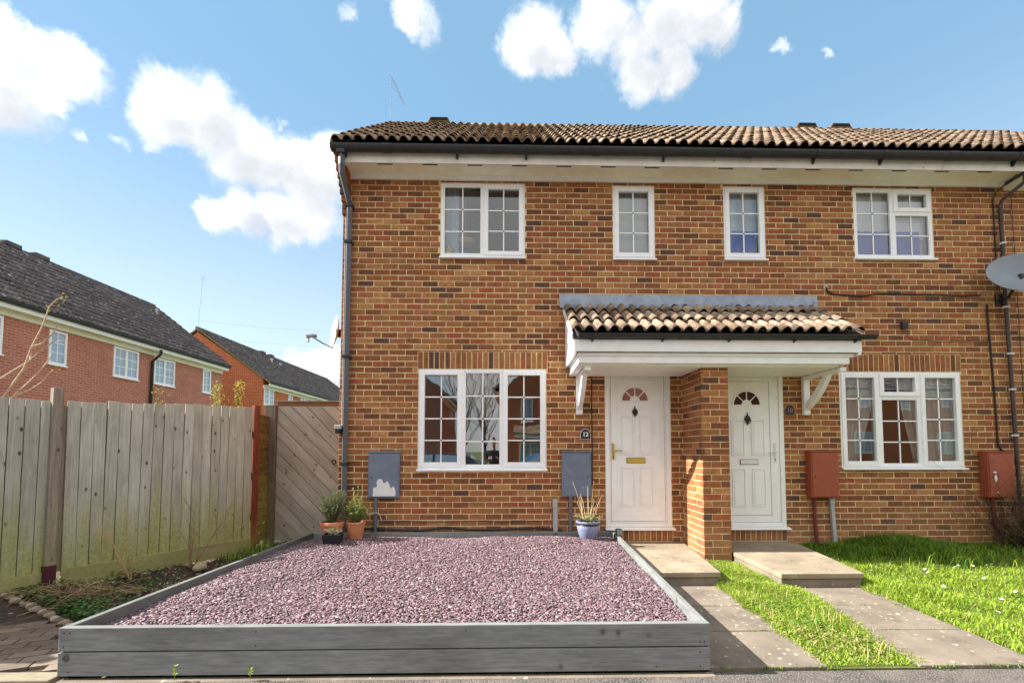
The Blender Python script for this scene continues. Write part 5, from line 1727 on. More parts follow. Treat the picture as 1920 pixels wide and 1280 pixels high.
# heap of dry stalks
mb = MB(); r_ = random.Random(8)
for k in range(420):
    x = r_.gauss(-1.95, .30); y = r_.gauss(-1.98, .28)
    if y < -2.3+(x+1.25)*-.55-.08: continue
    a = r_.uniform(0, 6.28); L = r_.uniform(.12, .34)
    z = r_.uniform(.03, .14)*math.exp(-((x+1.95)**2+(y+1.95)**2)*3)+float(soil_z(x, y))
    p = Vector((x, y, z))
    d_ = Vector((math.cos(a), math.sin(a), 0))
    mb.tube([p, p+d_*L*.5+Vector((0, 0, r_.uniform(.01, .07))), p+d_*L+Vector((0, 0, r_.uniform(-.02, .03)))], .0022, 4, r_.choice((lin(150, 122, 88), lin(176, 150, 112), lin(120, 94, 66), lin(136, 106, 80))))
o = mb.build('dry_stalks', M['straw']); struct(o, 'stuff'); tag(o, 'heap of brown dry stalks at the foot of the fence', 'dry stalks')
# ground ivy
mb = MB(); r_ = random.Random(9)
for k in range(2400):
    t_ = r_.random()
    x = -2.55+2.05*t_; y = -2.50-(x+1.25)*.60+abs(r_.gauss(0, .17))+.05
    if r_.random() < .25: x += r_.uniform(0, .3); y += r_.uniform(0, .9)
    if x > -.42+(-y-3.4)*.02 or x < -2.6: continue
    a = r_.uniform(0, 6.28); s_ = r_.uniform(.016, .034)
    leaf_quad(mb, Vector((x, y, float(soil_z(x, y))+r_.uniform(.01, .09))), Vector((math.cos(a), math.sin(a), r_.uniform(-.2, .6))), s_*1.3, s_*1.5, tuple(c_*r_.uniform(.7, 1.2) for c_ in r_.choice((lin(70, 104, 52), lin(88, 120, 58), lin(54, 82, 46), lin(104, 132, 70)))))
o = mb.build('ground_ivy', M['leaf']); struct(o, 'stuff'); tag(o, 'low green ground ivy along the cobble edging', 'ground cover')
# fallen pale leaves and chips
mb = MB()
for k in range(150):
    x = r_.uniform(-2.1, -.45); y = r_.uniform(-2.4, .3); a = r_.uniform(0, 6.28)
    leaf_quad(mb, Vector((x, y, float(soil_z(x, y))+.022)), Vector((math.cos(a), math.sin(a), .1)), r_.uniform(.012, .03), r_.uniform(.02, .05), r_.choice((lin(200, 180, 150), lin(170, 140, 104), lin(120, 90, 66), lin(150, 84, 60))))
o = mb.build('leaf_litter', M['leaf']); struct(o, 'stuff'); tag(o, 'pale fallen leaves scattered over the dark soil', 'leaf litter')
mb = MB(); r_ = random.Random(41)
for k in range(70):
    y = -3.4+3.2*r_.random(); xl, xr = inside_bed(0, y, .03); x = xl+(xr-xl)*r_.random(); a = r_.uniform(0, 6.28)
    leaf_quad(mb, Vector((x, y, float(bed_z(np.float64(x), np.float64(y)))+.014)), Vector((math.cos(a), math.sin(a), .15)), r_.uniform(.008, .02), r_.uniform(.015, .035), r_.choice((lin(150, 118, 84), lin(112, 86, 62), lin(176, 150, 110), lin(120, 124, 70))))
o = mb.build('stray_leaves', M['leaf']); struct(o, 'stuff'); tag(o, 'stray fallen leaves lying on the slate chippings', 'leaf litter')
# little weeds by the front board
for k, (x, hh_) in enumerate(((.335, .075), (.79, .05))):
    t = thing('weed', ('taller' if k == 0 else 'shorter')+' bright green weed sprouting before the front board', 'weed', (x, -3.515, 0))
    mb = MB(); mb.tube([(x, -3.53, -.01), (x+.004, -3.53, hh_)], .002, 4, lin(120, 140, 50)); mb.build('stem', M['leaf'], t)
    mb = MB()
    for i in range(16):
        a = r_.uniform(0, 6.28)
        leaf_quad(mb, Vector((x, -3.53, hh_*r_.uniform(.2, 1))), Vector((math.cos(a), math.sin(a)*.6, .5)), .012, .022, r_.choice(LG[:2]+[lin(150, 176, 60)]))
    mb.build('leaves', M['leaf'], t)
# bramble clump at the right end of the wall
t = thing('bramble_clump', 'dark tangled leafless bramble clump against the wall at the right edge', 'shrub', (9.35, -.35, .05))
mb = MB(); r_ = random.Random(12)
for i in range(85):
    a = r_.uniform(2.2, 6.2)
    x = 9.48+r_.gauss(0, .24); y = -.22+r_.uniform(-.25, .1)
    twig(mb, Vector((x, y, .05)), Vector((math.cos(a)*.8-.15, math.sin(a)*.35, r_.uniform(.5, 1.3))), r_.uniform(.5, 1.0), .006, 2, r_.choice((lin(74, 60, 48), lin(96, 80, 60), lin(132, 112, 84), lin(58, 48, 40))), r_, .35)
mb.build('stems', M['straw'], t)
mb = MB()
for i in range(2600):
    x = 9.46+r_.gauss(0, .25); z = .1+abs(r_.gauss(.3, .3)); y = -.25+r_.uniform(-.3, .2)
    if x < 9.0: continue
    a = r_.uniform(0, 6.28)
    leaf_quad(mb, Vector((x, y, z)), Vector((math.cos(a), math.sin(a), r_.uniform(-.6, .4))), .012, .032, r_.choice((lin(70, 60, 40), lin(92, 84, 52), lin(54, 52, 36))))
mb.build('foliage', M['leaf'], t)
# shrub behind the fence
t = thing('sapling', 'bare sapling with pale branches rising behind the fence at the left edge', 'tree', (-3.85, -.6, 0))
BR_ = [[(-4.15,-.6,2.12),(-3.95,-.6,2.28),(-3.64,-.55,2.53),(-3.49,-.6,2.63),(-3.33,-.6,2.75),(-3.2,-.55,2.78)],[(-3.99,-.6,1.9),(-3.89,-.6,2.07),(-3.67,-.6,2.41),(-3.59,-.6,2.68),(-3.47,-.6,2.95),(-3.40,-.6,3.19),(-3.32,-.6,3.28),(-3.24,-.6,3.32)],
       [(-3.85,-.6,1.95),(-3.78,-.6,2.07),(-3.63,-.55,2.27),(-3.51,-.55,2.41),(-3.44,-.5,2.58)],[(-3.9,-.6,2.0),(-3.81,-.6,2.05),(-3.56,-.6,2.16),(-3.4,-.65,2.23),(-3.29,-.65,2.37)],[(-3.59,-.6,2.68),(-3.45,-.62,2.72),(-3.33,-.6,2.86),(-3.28,-.6,2.98)],[(-3.64,-.55,2.53),(-3.70,-.5,2.62),(-3.68,-.5,2.76)]]
mb = MB()
mb.tube([(-3.85, -.6, 0), (-3.9, -.62, .9), (-3.95, -.6, 1.5), (-4.0, -.6, 1.92)], [.03, .026, .022, .018], 8)
mb.build('trunk', M['bark'], t, smooth=True)
for b in BR_:
    mb = MB(); n = len(b)
    mb.tube(b, [.014*(1-.65*i/(n-1)) for i in range(n)], 6); mb.build('branch', M['bark'], t, smooth=True)
mb = MB()
for c0 in ((-3.24, -.6, 3.32), (-3.30, -.6, 3.2), (-3.27, -.65, 2.4), (-3.40, -.6, 3.15)):
    for i in range(7):
        a = r_.uniform(0, 6.28)
        leaf_quad(mb, Vector(c0)+Vector((r_.uniform(-.04, .08), 0, r_.uniform(-.05, .05))), Vector((math.cos(a), .3*math.sin(a), r_.uniform(-.3, .8))), .02, .04, r_.choice((lin(168, 176, 80), lin(150, 90, 60), lin(196, 190, 110))))
mb.build('foliage', M['leaf'], t)
for k, (x, z0, z1, lb) in enumerate(((-3.35, 1.6, 2.47, 'small yellow-green bush tip behind the fence beside the drainpipe'), (-2.40, 1.5, 2.52, 'left of two leafy yellow-green shoots behind the fence end'), (-2.08, 1.5, 2.56, 'right and denser of two leafy yellow-green shoots behind the fence end'))):
    t = thing('garden_shrub', lb, 'shrub', (x, 1.2, 0))
    sm, mb = MB(), MB()
    for i in range(3 if k else 2):
        xx = x+r_.uniform(-.05, .05)
        sm.tube([(x, 1.2, 0), (x, 1.2, z0), (xx, 1.2, z1-r_.uniform(0, .15))], [.02, .012, .004], 6, lin(120, 100, 70))
        for j in range(60 if k else 30):
            f_ = r_.random(); a = r_.uniform(0, 6.28)
            leaf_quad(mb, Vector((x+(xx-x)*f_+r_.gauss(0, .045), 1.2+r_.gauss(0, .05), z1-(z1-2.0)*f_-r_.uniform(0, .1))), Vector((math.cos(a), math.sin(a), r_.uniform(-.2, .8))), .02, .045, r_.choice((lin(176, 180, 90), lin(150, 160, 70), lin(204, 196, 128))))
    sm.build('stems', M['straw'], t); mb.build('foliage', M['leaf'], t)
# ------------------------------------------------------------------ meter boxes
def meter(label, x0, x1, z0, z1, dep, mat, flake=None, grp=None, pipe=None, hinge=1):
    t = thing('meter_box', label, 'meter box', ((x0+x1)/2, 0, z0), grp)
    q = MB(); q.box(x0, x1, -dep, -.002, z0, z1); q.build('case', mat, t, bevel=.006)
    q = MB(); q.box(x0+.014, x1-.014, -dep-.011, -dep+.001, z0+.014, z1-.020); dr = q.build('cover', mat, t, bevel=.006)
    q = MB(); q.prism([(-dep-.016, z1-.001), (-dep-.016, z1+.008), (-.002, z1+.016), (-.002, z1-.001)], 'x', x0-.006, x1+.006); q.build('rain_lip', mat, t, bevel=.003)
    q = MB(); q.lathe([(0, .003), (.009, .003), (.011, 0)], (0, 0, 0), 10); lx = x0+.05 if hinge > 0 else x1-.05
    q.v = [(lx+v[0], -dep-.0115-v[2], z0+(z1-z0)*.45+v[1]) for v in q.v]; q.build('lock', M['dark'], dr)
    for z in (z0+.09, z1-.11):
        q = MB(); xx = x1-.012 if hinge > 0 else x0+.012; q.tube([(xx, -dep-.006, z), (xx, -dep-.006, z+.05)], .006, 6); q.build('hinge', mat, t)
    if flake:
        for pts in flake:
            q = MB(); n = len(pts)
            q.prism(pts, 'y', -dep-.0125, -dep-.0105); q.build('bare_patch', M['flake'], dr)
    if pipe:
        q = MB(); q.tube(pipe[0], pipe[1], 10); q.build('service_pipe', pipe[2], t, smooth=True)
    return t
def blob(cx, cz, rx, rz, n, seed):
    r_ = random.Random(seed)
    return [(cx+rx*math.cos(2*PI*i/n)*r_.uniform(.62, 1.1), cz+rz*math.sin(2*PI*i/n)*r_.uniform(.6, 1.1)) for i in range(n)]
flk = [[(.497,.782),(.80,.782),(.812,.815),(.795,.90),(.77,.912),(.752,.882),(.735,.905),(.715,.965),(.685,.985),(.668,.955),(.640,.965),(.628,1.01),(.575,1.015),(.560,.985),(.548,.965),(.562,.93),(.548,.90),(.520,.905),(.502,.88),(.508,.83)]]
meter('grey-blue steel meter box with peeling white patch beside the downpipe', .430, .856, .752, 1.372, .055, M['meter_grey'], flk, 'meter boxes on the wall', ([(.535, -.03, .76), (.535, -.03, .2)], .026, M['greypipe']))
meter('plain grey steel meter box between the big window and the door numbered 12', 3.078, 3.483, .765, 1.380, .055, M['meter_grey'], None, 'meter boxes on the wall', ([(3.195, -.03, .77), (3.195, -.03, .2)], .024, M['greypipe']), -1)
meter('smooth red meter box between the door numbered 10 and the window', 6.500, 6.885, .755, 1.385, .13, M['meter_red'], None, 'meter boxes on the wall', ([(6.58, -.05, .77), (6.582, -.05, .45), (6.60, -.06, .05)], .024, M['redpipe']))
meter('red meter box with chipped paint left of the bramble', 8.985, 9.365, .750, 1.375, .13, M['meter_red'], [blob(9.08, 1.02, .022, .055, 12, 3), blob(9.10, .82, .014, .02, 9, 4), blob(9.07, 1.10, .03, .012, 9, 5)], 'meter boxes on the wall', ([(9.10, -.05, .77), (9.12, -.05, .4), (9.17, -.06, .05)], .024, M['redpipe']))
for (x, zt, lb) in ((2.985, .735, 'pale grey cable conduit left of the plain grey meter box'),):
    t = thing('conduit', lb, 'conduit', (x, -.02, 0)); q = MB(); q.box(x-.032, x+.032, -.05, -.002, .0, .62); q.build('cover', M['conduit'], t, bevel=.006)
    q = MB(); q.box(x-.037, x+.030, -.056, -.002, .622, zt); q.build('cap', M['conduit'], t, bevel=.005)
t = thing('conduit', 'pale grey cable conduit right of the smooth red meter box', 'conduit', (6.85, -.02, 0))
q = MB(); q.prism([(6.815, .655), (6.868, .655), (6.895, .10), (6.842, .10)], 'y', -.05, -.002); q.build('cover', M['conduit'], t, bevel=.006)
q = MB(); q.prism([(6.808, .655), (6.872, .655), (6.868, .745), (6.806, .745)], 'y', -.056, -.002); q.build('cap', M['conduit'], t, bevel=.006)
q = MB(); q.tube([(6.87, -.03, .12), (6.875, -.03, .02)], .03, 10); q.build('ground_pipe', M['greypipe'], t)
t = thing('gully_box', 'small black plastic box on the ground by the red pipe', 'box', (6.62, -.16, 0))
q = MB(); q.prism([(6.56, .03), (6.68, .03), (6.69, .10), (6.665, .135), (6.58, .135), (6.55, .10)], 'y', -.22, -.10); q.build('body', M['blackpot'], t, bevel=.01)
q = MB(); q.box(6.585, 6.655, -.228, -.219, .055, .115); q.build('grille', M['dark'], t)
# frayed cable by the peeling box, black pipe along the foot of the wall
q = MB(); q.tube([(.40, -.02, .62), (.41, -.05, .57), (.45, -.06, .545), (.50, -.065, .555), (.56, -.065, .56), (.60, -.06, .53), (.625, -.06, .45)], .006, 6)
tag(q.build('frayed_cable', M['whitewire']), 'white frayed cable end looped over the pipe under the peeling box', 'cable')
q = MB(); q.tube([(.20+.32*i, -.03-.01*math.sin(i), .335+.018*math.sin(i*1.9)-.01*(i % 2)) for i in range(10)], .014, 8)
tag(q.build('ground_pipe', M['black'], smooth=True), 'black flexible pipe lying behind the timber frame along the wall', 'pipe')
q = MB(); q.tube([(.62+.33*i, -.012, .43+.010*math.sin(i*2.1)) for i in range(8)], .004, 5)
tag(q.build('thin_cable', M['wire']), 'thin dark cable clipped low along the wall under the wide window', 'cable')
# wall light at the corner beside the downpipe
t = thing('wall_lamp', 'small wall lamp with dark shade at the house corner beside the downpipe', 'lamp', (.03, -.06, 1.7))
q = MB(); q.box(-.012, .075, -.13, -.004, 1.69, 1.745); q.build('housing', M['conduit'], t, bevel=.008)
q = MB(); q.prism([(-.125, 1.69), (-.03, 1.69), (-.045, 1.63), (-.115, 1.63)], 'x', -.004, .067); q.build('shade', M['black'], t, bevel=.004)
# number plaques
def plaque(txt, xc, zc, w, h, label, light):
    t = thing('number_plaque', label, 'house number', (xc, 0, zc-h/2))
    pr = [(xc-w/2, zc-h/2), (xc+w/2, zc-h/2), (xc+w/2, zc+h*.14)]
    pr += [(xc+w*.40*math.cos(PI*i/10), zc+h*.16+h*.36*math.sin(PI*i/10)) for i in range(11)] + [(xc-w/2, zc+h*.14)]
    q = MB(); q.prism([(xc+(p[0]-xc)*1.09, zc+(p[1]-zc)*1.09) for p in pr], 'y', -.010, -.001); q.build('rim', light, t, bevel=.002)
    q = MB(); q.prism(pr, 'y', -.014, -.0095); q.build('plate', m_plain('slate_plate', lin(40, 40, 46) if txt == '12' else lin(58, 48, 50), .4, .1, 20), t, bevel=.001)
    cu = bpy.data.curves.new('digits', 'FONT'); cu.body = txt; cu.size = h*.62; cu.align_x = 'CENTER'; cu.align_y = 'CENTER'; cu.extrude = .0015; cu.offset = .0025 if txt == '12' else .0008
    tmp = bpy.data.objects.new('digits_curve', cu); COL.objects.link(tmp); bpy.context.view_layer.update()
    me = bpy.data.meshes.new_from_object(tmp.evaluated_get(bpy.context.evaluated_depsgraph_get()))
    bpy.data.objects.remove(tmp); me.materials.clear(); me.materials.append(light)
    o = bpy.data.objects.new('digits', me); COL.objects.link(o); o.rotation_euler = (PI/2, 0, 0)
    place(o, t, (xc, -.0155, zc-h*.04))
plaque('12', 3.412, 1.627, .135, .135, 'black arched house number plaque reading 12 left of its door', M['flake'])
plaque('10', 6.300, 1.968, .135, .135, 'dark arched house number plaque reading 10 beside the canopy bracket', m_plain('brownish_letter', lin(158, 138, 128), .6, .05))
# black wall vent / outlet and wires on the right
t = thing('wall_outlet', 'small square black outlet high on the wall above the right window', 'outlet', (7.985, 0, 3.1))
q = MB(); q.box(7.94, 8.025, -.05, -.001, 3.13, 3.235); q.build('body', M['black'], t, bevel=.006)
q = MB(); q.box(7.955, 8.01, -.056, -.049, 3.145, 3.20); q.build('flap', M['blackpot'], t, bevel=.003)
def cable(name, pts, r, label, mat='wire'):
    q = MB(); q.tube(pts, r, 6); tag(q.build(name, M[mat], smooth=True), label, 'cable')
cable('wall_cable', [(6.878, .02, 3.726), (6.878, -.02, 3.722), (6.90, -.014, 3.67), (6.968, -.012, 3.632), (7.15, -.012, 3.615), (7.433, -.012, 3.604), (7.62, -.012, 3.642), (8.057, -.012, 3.634), (8.5, -.012, 3.632), (8.9, -.012, 3.620), (9.13, -.012, 3.628)], .011, 'dark cable running from a wall hole towards the big satellite dish')
q = MB(); q.lathe([(.012, 0), (.034, 0), (.036, .006), (.012, .010)], (0, 0, 0), 14); q.v = [(6.878+v[0], -.001-v[2], 3.727+v[1]) for v in q.v]
tag(q.build('cable_grommet', M['conduit']), 'pale sealing ring where the cable leaves the wall right of the canopy flashing', 'grommet')
cable('wall_cable', [(8.03, -.02, 3.13), (8.04, -.012, 3.02), (8.10, -.012, 2.98), (8.5, -.012, 2.955), (9.0, -.012, 2.965), (9.25, -.012, 2.965)], .004, 'thin cable from the black outlet to the right')
cable('wall_cable', [(9.45, -.30, 5.25), (9.40, -.05, 5.14), (9.385, -.012, 5.05), (9.39, -.012, 4.4), (9.385, -.012, 3.75)], .009, 'dark cable descending from the eaves behind the big dish')
cable('wall_cable', [(9.215, -.012, 3.50), (9.22, -.012, 3.2), (9.245, -.012, 2.6), (9.265, -.012, 1.9), (9.27, -.012, 1.50), (9.31, -.012, 1.41), (9.46, -.012, 1.32), (9.56, -.014, 1.22)], .013, 'dark cable dropping from the dish bracket to the chipped red meter box')
cable('wall_cable', [(9.66, -.012, 5.15), (9.67, -.012, 4.1), (9.68, -.012, 2.2), (9.68, -.012, 1.6)], .005, 'thin straight wire down the wall at the far right', 'brownpipe')
# ------------------------------------------------------------------ satellite dishes
def dish(name, label, c, nrm, upv, rx, rz, depth, mat, arm_len, mount, matm):
    t = thing(name, label, 'satellite dish', c)
    nrm = nrm.normalized(); s = upv.cross(nrm).normalized(); u = nrm.cross(s).normalized()
    vs, fs = [], []
    NR_, NS = 8, 36
    for layer in (0, .006):
        for i in range(NR_+1):
            r = i/NR_
            for j in range(NS):
                a = 2*PI*j/NS
                p = Vector(c)+s*(rx*r*math.cos(a))+u*(rz*r*math.sin(a))-nrm*(depth*(1-r*r)+layer)
                vs.append(p)
    o2 = (NR_+1)*NS
    for L in (0, o2):
        for i in range(NR_):
            for j in range(NS):
                fs.append((L+i*NS+j, L+i*NS+(j+1) % NS, L+(i+1)*NS+(j+1) % NS, L+(i+1)*NS+j))
    for j in range(NS):
        fs.append((NR_*NS+j, NR_*NS+(j+1) % NS, o2+NR_*NS+(j+1) % NS, o2+NR_*NS+j))
    q = MB(); q.add(vs, fs); q.build('reflector', mat, t, smooth=True)
    foot = Vector(c)-u*rz*.98-nrm*.02
    tip = foot+nrm*arm_len*.92+u*rz*.42
    q = MB(); q.tube([foot, foot.lerp(tip, .5)-u*.01, tip], .011, 8); q.build('feed_arm', matm, t, smooth=True)
    q = MB()
    d_ = (Vector(c)-nrm*depth-tip).normalized()
    q.tube([tip-d_*.06, tip+d_*.045], .026, 10); q.tube([tip+d_*.045, tip+d_*.075], [.026, .038], 10); q.tube([tip-d_*.02, tip-d_*.02-u*.09], .016, 8); q.build('feed_horn', matm, t, smooth=True)
    q = MB(); back = Vector(c)-nrm*(depth+.02)
    q.tube([back, back-nrm*.05, *[Vector(m_) for m_ in mount]], .020, 8); q.obox(Matrix.Translation(back-nrm*.02), .10, .10, .10)
    e = Vector(mount[-1]); q.obox(Matrix.Translation(e), .02 if abs(mount[-1][0]) < .1 else .10, .10 if abs(mount[-1][0]) < .1 else .02, .16)
    q.build('bracket', M['blackiron'], t)
    return t, tip
dish('satellite_dish', 'large grey satellite dish on the wall at the right edge', (9.36, -.42, 3.82), Vector((-.30, -.85, .42)), Vector((0, 0, 1)), .43, .34, .09, M['dish'], .45, [(9.42, -.12, 3.56), (9.40, -.01, 3.56)], M['dishwhite'])
t, tip = dish('satellite_dish', 'pale satellite dish on the gable end seen edge-on', (-.215, .32, 3.13), Vector((-.86, -.50, .12)), Vector((0, 0, 1)), .26, .24, .055, M['dishwhite'], .34, [(-.08, .30, 3.10), (-.004, .30, 3.16)], M['steel'])
# aerials
def aerial(label, base, h, tiltx, boom):
    t = thing('tv_aerial', label, 'aerial', base)
    b = Vector(base); top = b+Vector((tiltx, 0, h))
    q = MB(); q.tube([b, top], .009, 6); q.build('mast', M['steel'], t)
    q = MB(); e = top+Vector((boom[0], .1, boom[1])); q.tube([top, e], .005, 5)
    for i in range(5):
        p = top.lerp(e, .1+.18*i); q.tube([p+Vector((-.05, -.10, .02)), p+Vector((.05, .10, -.02))], .0025, 4)
    q.build('boom', M['steel'], t)
aerial('thin television aerial standing above the left end of the roof ridge', (-.02, 2.55, 7.93), .95, -.012, (.24, -.52))

# ------------------------------------------------------------------ things seen in the windows
def drape(label, x0, x1, y, z0, z1, folds, amp, mat, cat='curtain', taper=0.0, side=0):
    vs, fs = [], []
    nx_, nz_ = folds*8, 8
    for j in range(nz_+1):
        f_ = j/nz_; z = z0+(z1-z0)*f_
        sq = 1-taper*(1-f_)*math.sin(min(1, (1-f_)*1.2)*PI*.5)
        for i in range(nx_+1):
            u = i/nx_
            x = x0+(x1-x0)*(u*sq if side <= 0 else 1-(1-u)*sq)
            vs.append((x, y+amp*math.sin(u*folds*2*PI)+amp*.4*math.sin(u*folds*5.1+f_*2), z))
    for j in range(nz_):
        for i in range(nx_):
            a = j*(nx_+1)+i; fs.append((a, a+1, a+nx_+2, a+nx_+1))
    q = MB(); q.add(vs, fs); o = q.build('curtain' if cat == 'curtain' else 'window_blind', mat, smooth=True); tag(o, label, cat)
MC = m_plain('pale_blue_curtain_cloth', lin(188, 206, 214), .9, .04, 3)
MG = m_plain('grey_sheer_cloth', lin(236, 234, 226), .9, .06, 3)
MBL = m_plain('white_blind_cloth', lin(236, 236, 238), .9, .03, 3)
drape('pale blue curtain at the left of the upper left bedroom window', 1.40, 1.62, .17, 4.05, 5.2, 4, .02, MC)
drape('grey curtain drawn to the left side of the right-hand ground floor window', 7.05, 7.62, .10, 1.12, 2.5, 6, .022, MG, 'curtain', .55, 0)
drape('grey curtain hanging at the right side of the right-hand ground floor window', 7.95, 8.78, .10, 1.12, 2.5, 8, .022, MG, 'curtain', .25, 1)
drape('white blind half lowered in the narrow window of the house numbered 10', 5.45, 6.01, .13, 4.50, 5.2, 4, .003, MBL, 'blind')
drape('white blind half lowered in the upper right window', 7.36, 8.47, .13, 4.49, 5.2, 5, .003, MBL, 'blind')
drape('pale full-height blind in the narrow window of the house numbered 12', 3.85, 4.41, .13, 4.12, 5.2, 4, .002, m_plain('frosted_blind', lin(196, 202, 198), .8, .04, 3), 'blind')
MBC = m_plain('blue_cloth', lin(24, 78, 196), .9, .05, 3)  # blue sheets hung behind the lower panes colour them blue
drape('blue sheet below the blind in the narrow window of the house numbered 10', 5.45, 5.93, .09, 4.10, 4.58, 5, .006, MBC)
drape('blue sheet below the blind in the upper right window', 7.36, 8.36, .09, 4.12, 4.60, 8, .006, MBC)
drape('white curtain edge at the right of the upper right window', 8.30, 8.48, .17, 4.15, 4.9, 3, .02, MBL)
t = thing('pendant_lamp', 'peach paper pendant lampshade seen in the upper left window', 'lamp', (1.70, .30, 4.42))
q = MB(); q.lathe([(.02, .06), (.09, .052), (.145, .02), (.155, 0), (.145, -.02), (.09, -.04), (.02, -.045)], (1.70, .30, 4.47), 24); q.build('shade', m_plain('peach_paper', lin(244, 206, 172), .8, .04), t, smooth=True)
q = MB(); q.tube([(1.70, .30, 4.52), (1.70, .30, 5.2)], .004, 5); q.build('flex', M['whitewire'], t)
q = MB(); q.lathe([(0, 0), (.045, 0), (.06, .09), (.05, .13), (.03, .14), (.03, .17), (0, .18)], (1.49, .10, 4.14), 14); tag(q.build('yellow_jug', m_plain('yellow_ceramic', lin(226, 216, 90), .4, .05), smooth=True), 'small yellow jug on the sill inside the upper left window', 'jug')
# ------------------------------------------------------------------ houses behind the fence and across the road
def far_tiles(parent, o, along, upv, nrm, L, slen, mat, pitch=.15, gauge=.345, hgt=.055, name='roof_tiles'):
    """one sheet of roll tiles: o = eave start, along = eave direction"""
    ncol = int(L/pitch); nrow = int(math.ceil(slen/gauge)); K = 6
    us = np.concatenate([(np.arange(K)/K+i)*pitch for i in range(ncol)]+[[ncol*pitch]])
    zz = hgt*np.sin(PI*((us/pitch) % 1.0))**.85
    o, along, upv, nrm = (np.array(a, float) for a in (o, along, upv, nrm))
    rows = []
    g2 = np.random.default_rng(7)
    for r in range(nrow):
        va, vb = r*gauge, min((r+1)*gauge, slen)
        jit = np.repeat(g2.normal(0, .004, ncol+1), K)[:len(us)]
        for (v, lift) in ((va, 0.0), (va, .034), (vb, .0)):
            h = zz*(1.0 if lift or v == vb else .9)+lift+(jit if lift else 0)
            rows.append(o[None]+along[None]*us[:, None]+upv[None]*v+nrm[None]*h[:, None])
    V = np.concatenate(rows); n = len(us); R_ = len(rows)
    i = np.arange(n-1)
    F = []
    for r in range(R_-1):
        F.append(np.stack([r*n+i, r*n+i+1, (r+1)*n+i+1, (r+1)*n+i], 1))
    F = np.concatenate(F)
    me = arr_mesh(name, V, F.ravel(), np.full(len(F), 4), mat)
    ob = link(name, me, None, parent); struct(ob, 'stuff')
    return ob
def xbox(mb, fr, a, b, c):
    """box in a local frame fr=(origin, along, out): a along, b out, c height ranges"""
    o, al, ou = fr
    vs = []
    for z in c:
        for (s, t) in ((a[0], b[0]), (a[1], b[0]), (a[1], b[1]), (a[0], b[1])):
            p = o+al*s+ou*t; vs.append((p.x, p.y, z))
    mb.add(vs, [(0,3,2,1),(4,5,6,7),(0,1,5,4),(1,2,6,5),(2,3,7,6),(3,0,4,7)])
MGF = m_plain('far_window_glass', lin(150, 170, 190), .08, .1, 2, spec=1.0)
def far_window(parent, fr, a0, a1, z0, z1, lights):
    mb = MB()
    w = .07
    xbox(mb, fr, (a0, a0+w), (-.02, .035), (z0, z1)); xbox(mb, fr, (a1-w, a1), (-.02, .035), (z0, z1))
    xbox(mb, fr, (a0+w, a1-w), (-.02, .035), (z0, z0+w)); xbox(mb, fr, (a0+w, a1-w), (-.02, .035), (z1-w, z1))
    win = mb.build('window', M['white'], parent)
    mb = MB(); xbox(mb, fr, (a0-.03, a1+.03), (-.02, .07), (z0-.04, z0-.002)); mb.build('sill', M['white'], win)
    W = (a1-a0)/lights
    for k in range(lights):
        b0, b1 = a0+k*W, a0+(k+1)*W
        if k: 
            mb = MB(); xbox(mb, fr, (b0-.05, b0+.05), (-.015, .033), (z0+w, z1-w)); mb.build('mullion', M['white'], win)
        i0, i1 = b0+(w if k == 0 else .05), b1-(w if k == lights-1 else .05)
        mid = (i0+i1)/2
        for ii, (c0, c1) in enumerate(((i0, mid), (mid, i1))):
            for j in range(3):
                mb = MB(); h_ = (z1-z0-2*w)/3
                xbox(mb, fr, (c0+.01, c1-.01), (-.015, .004), (z0+w+j*h_+.01, z0+w+(j+1)*h_-.01)); mb.build('pane', MGF, win)
        mb = MB(); xbox(mb, fr, (mid-.012, mid+.012), (-.014, .012), (z0+w, z1-w))
        for j in (1, 2):
            zz = z0+w+j*(z1-z0-2*w)/3; xbox(mb, fr, (i0, i1), (-.0145, .0115), (zz-.012, zz+.012))
        mb.build('glazing_bar', M['white'], win)
    return win
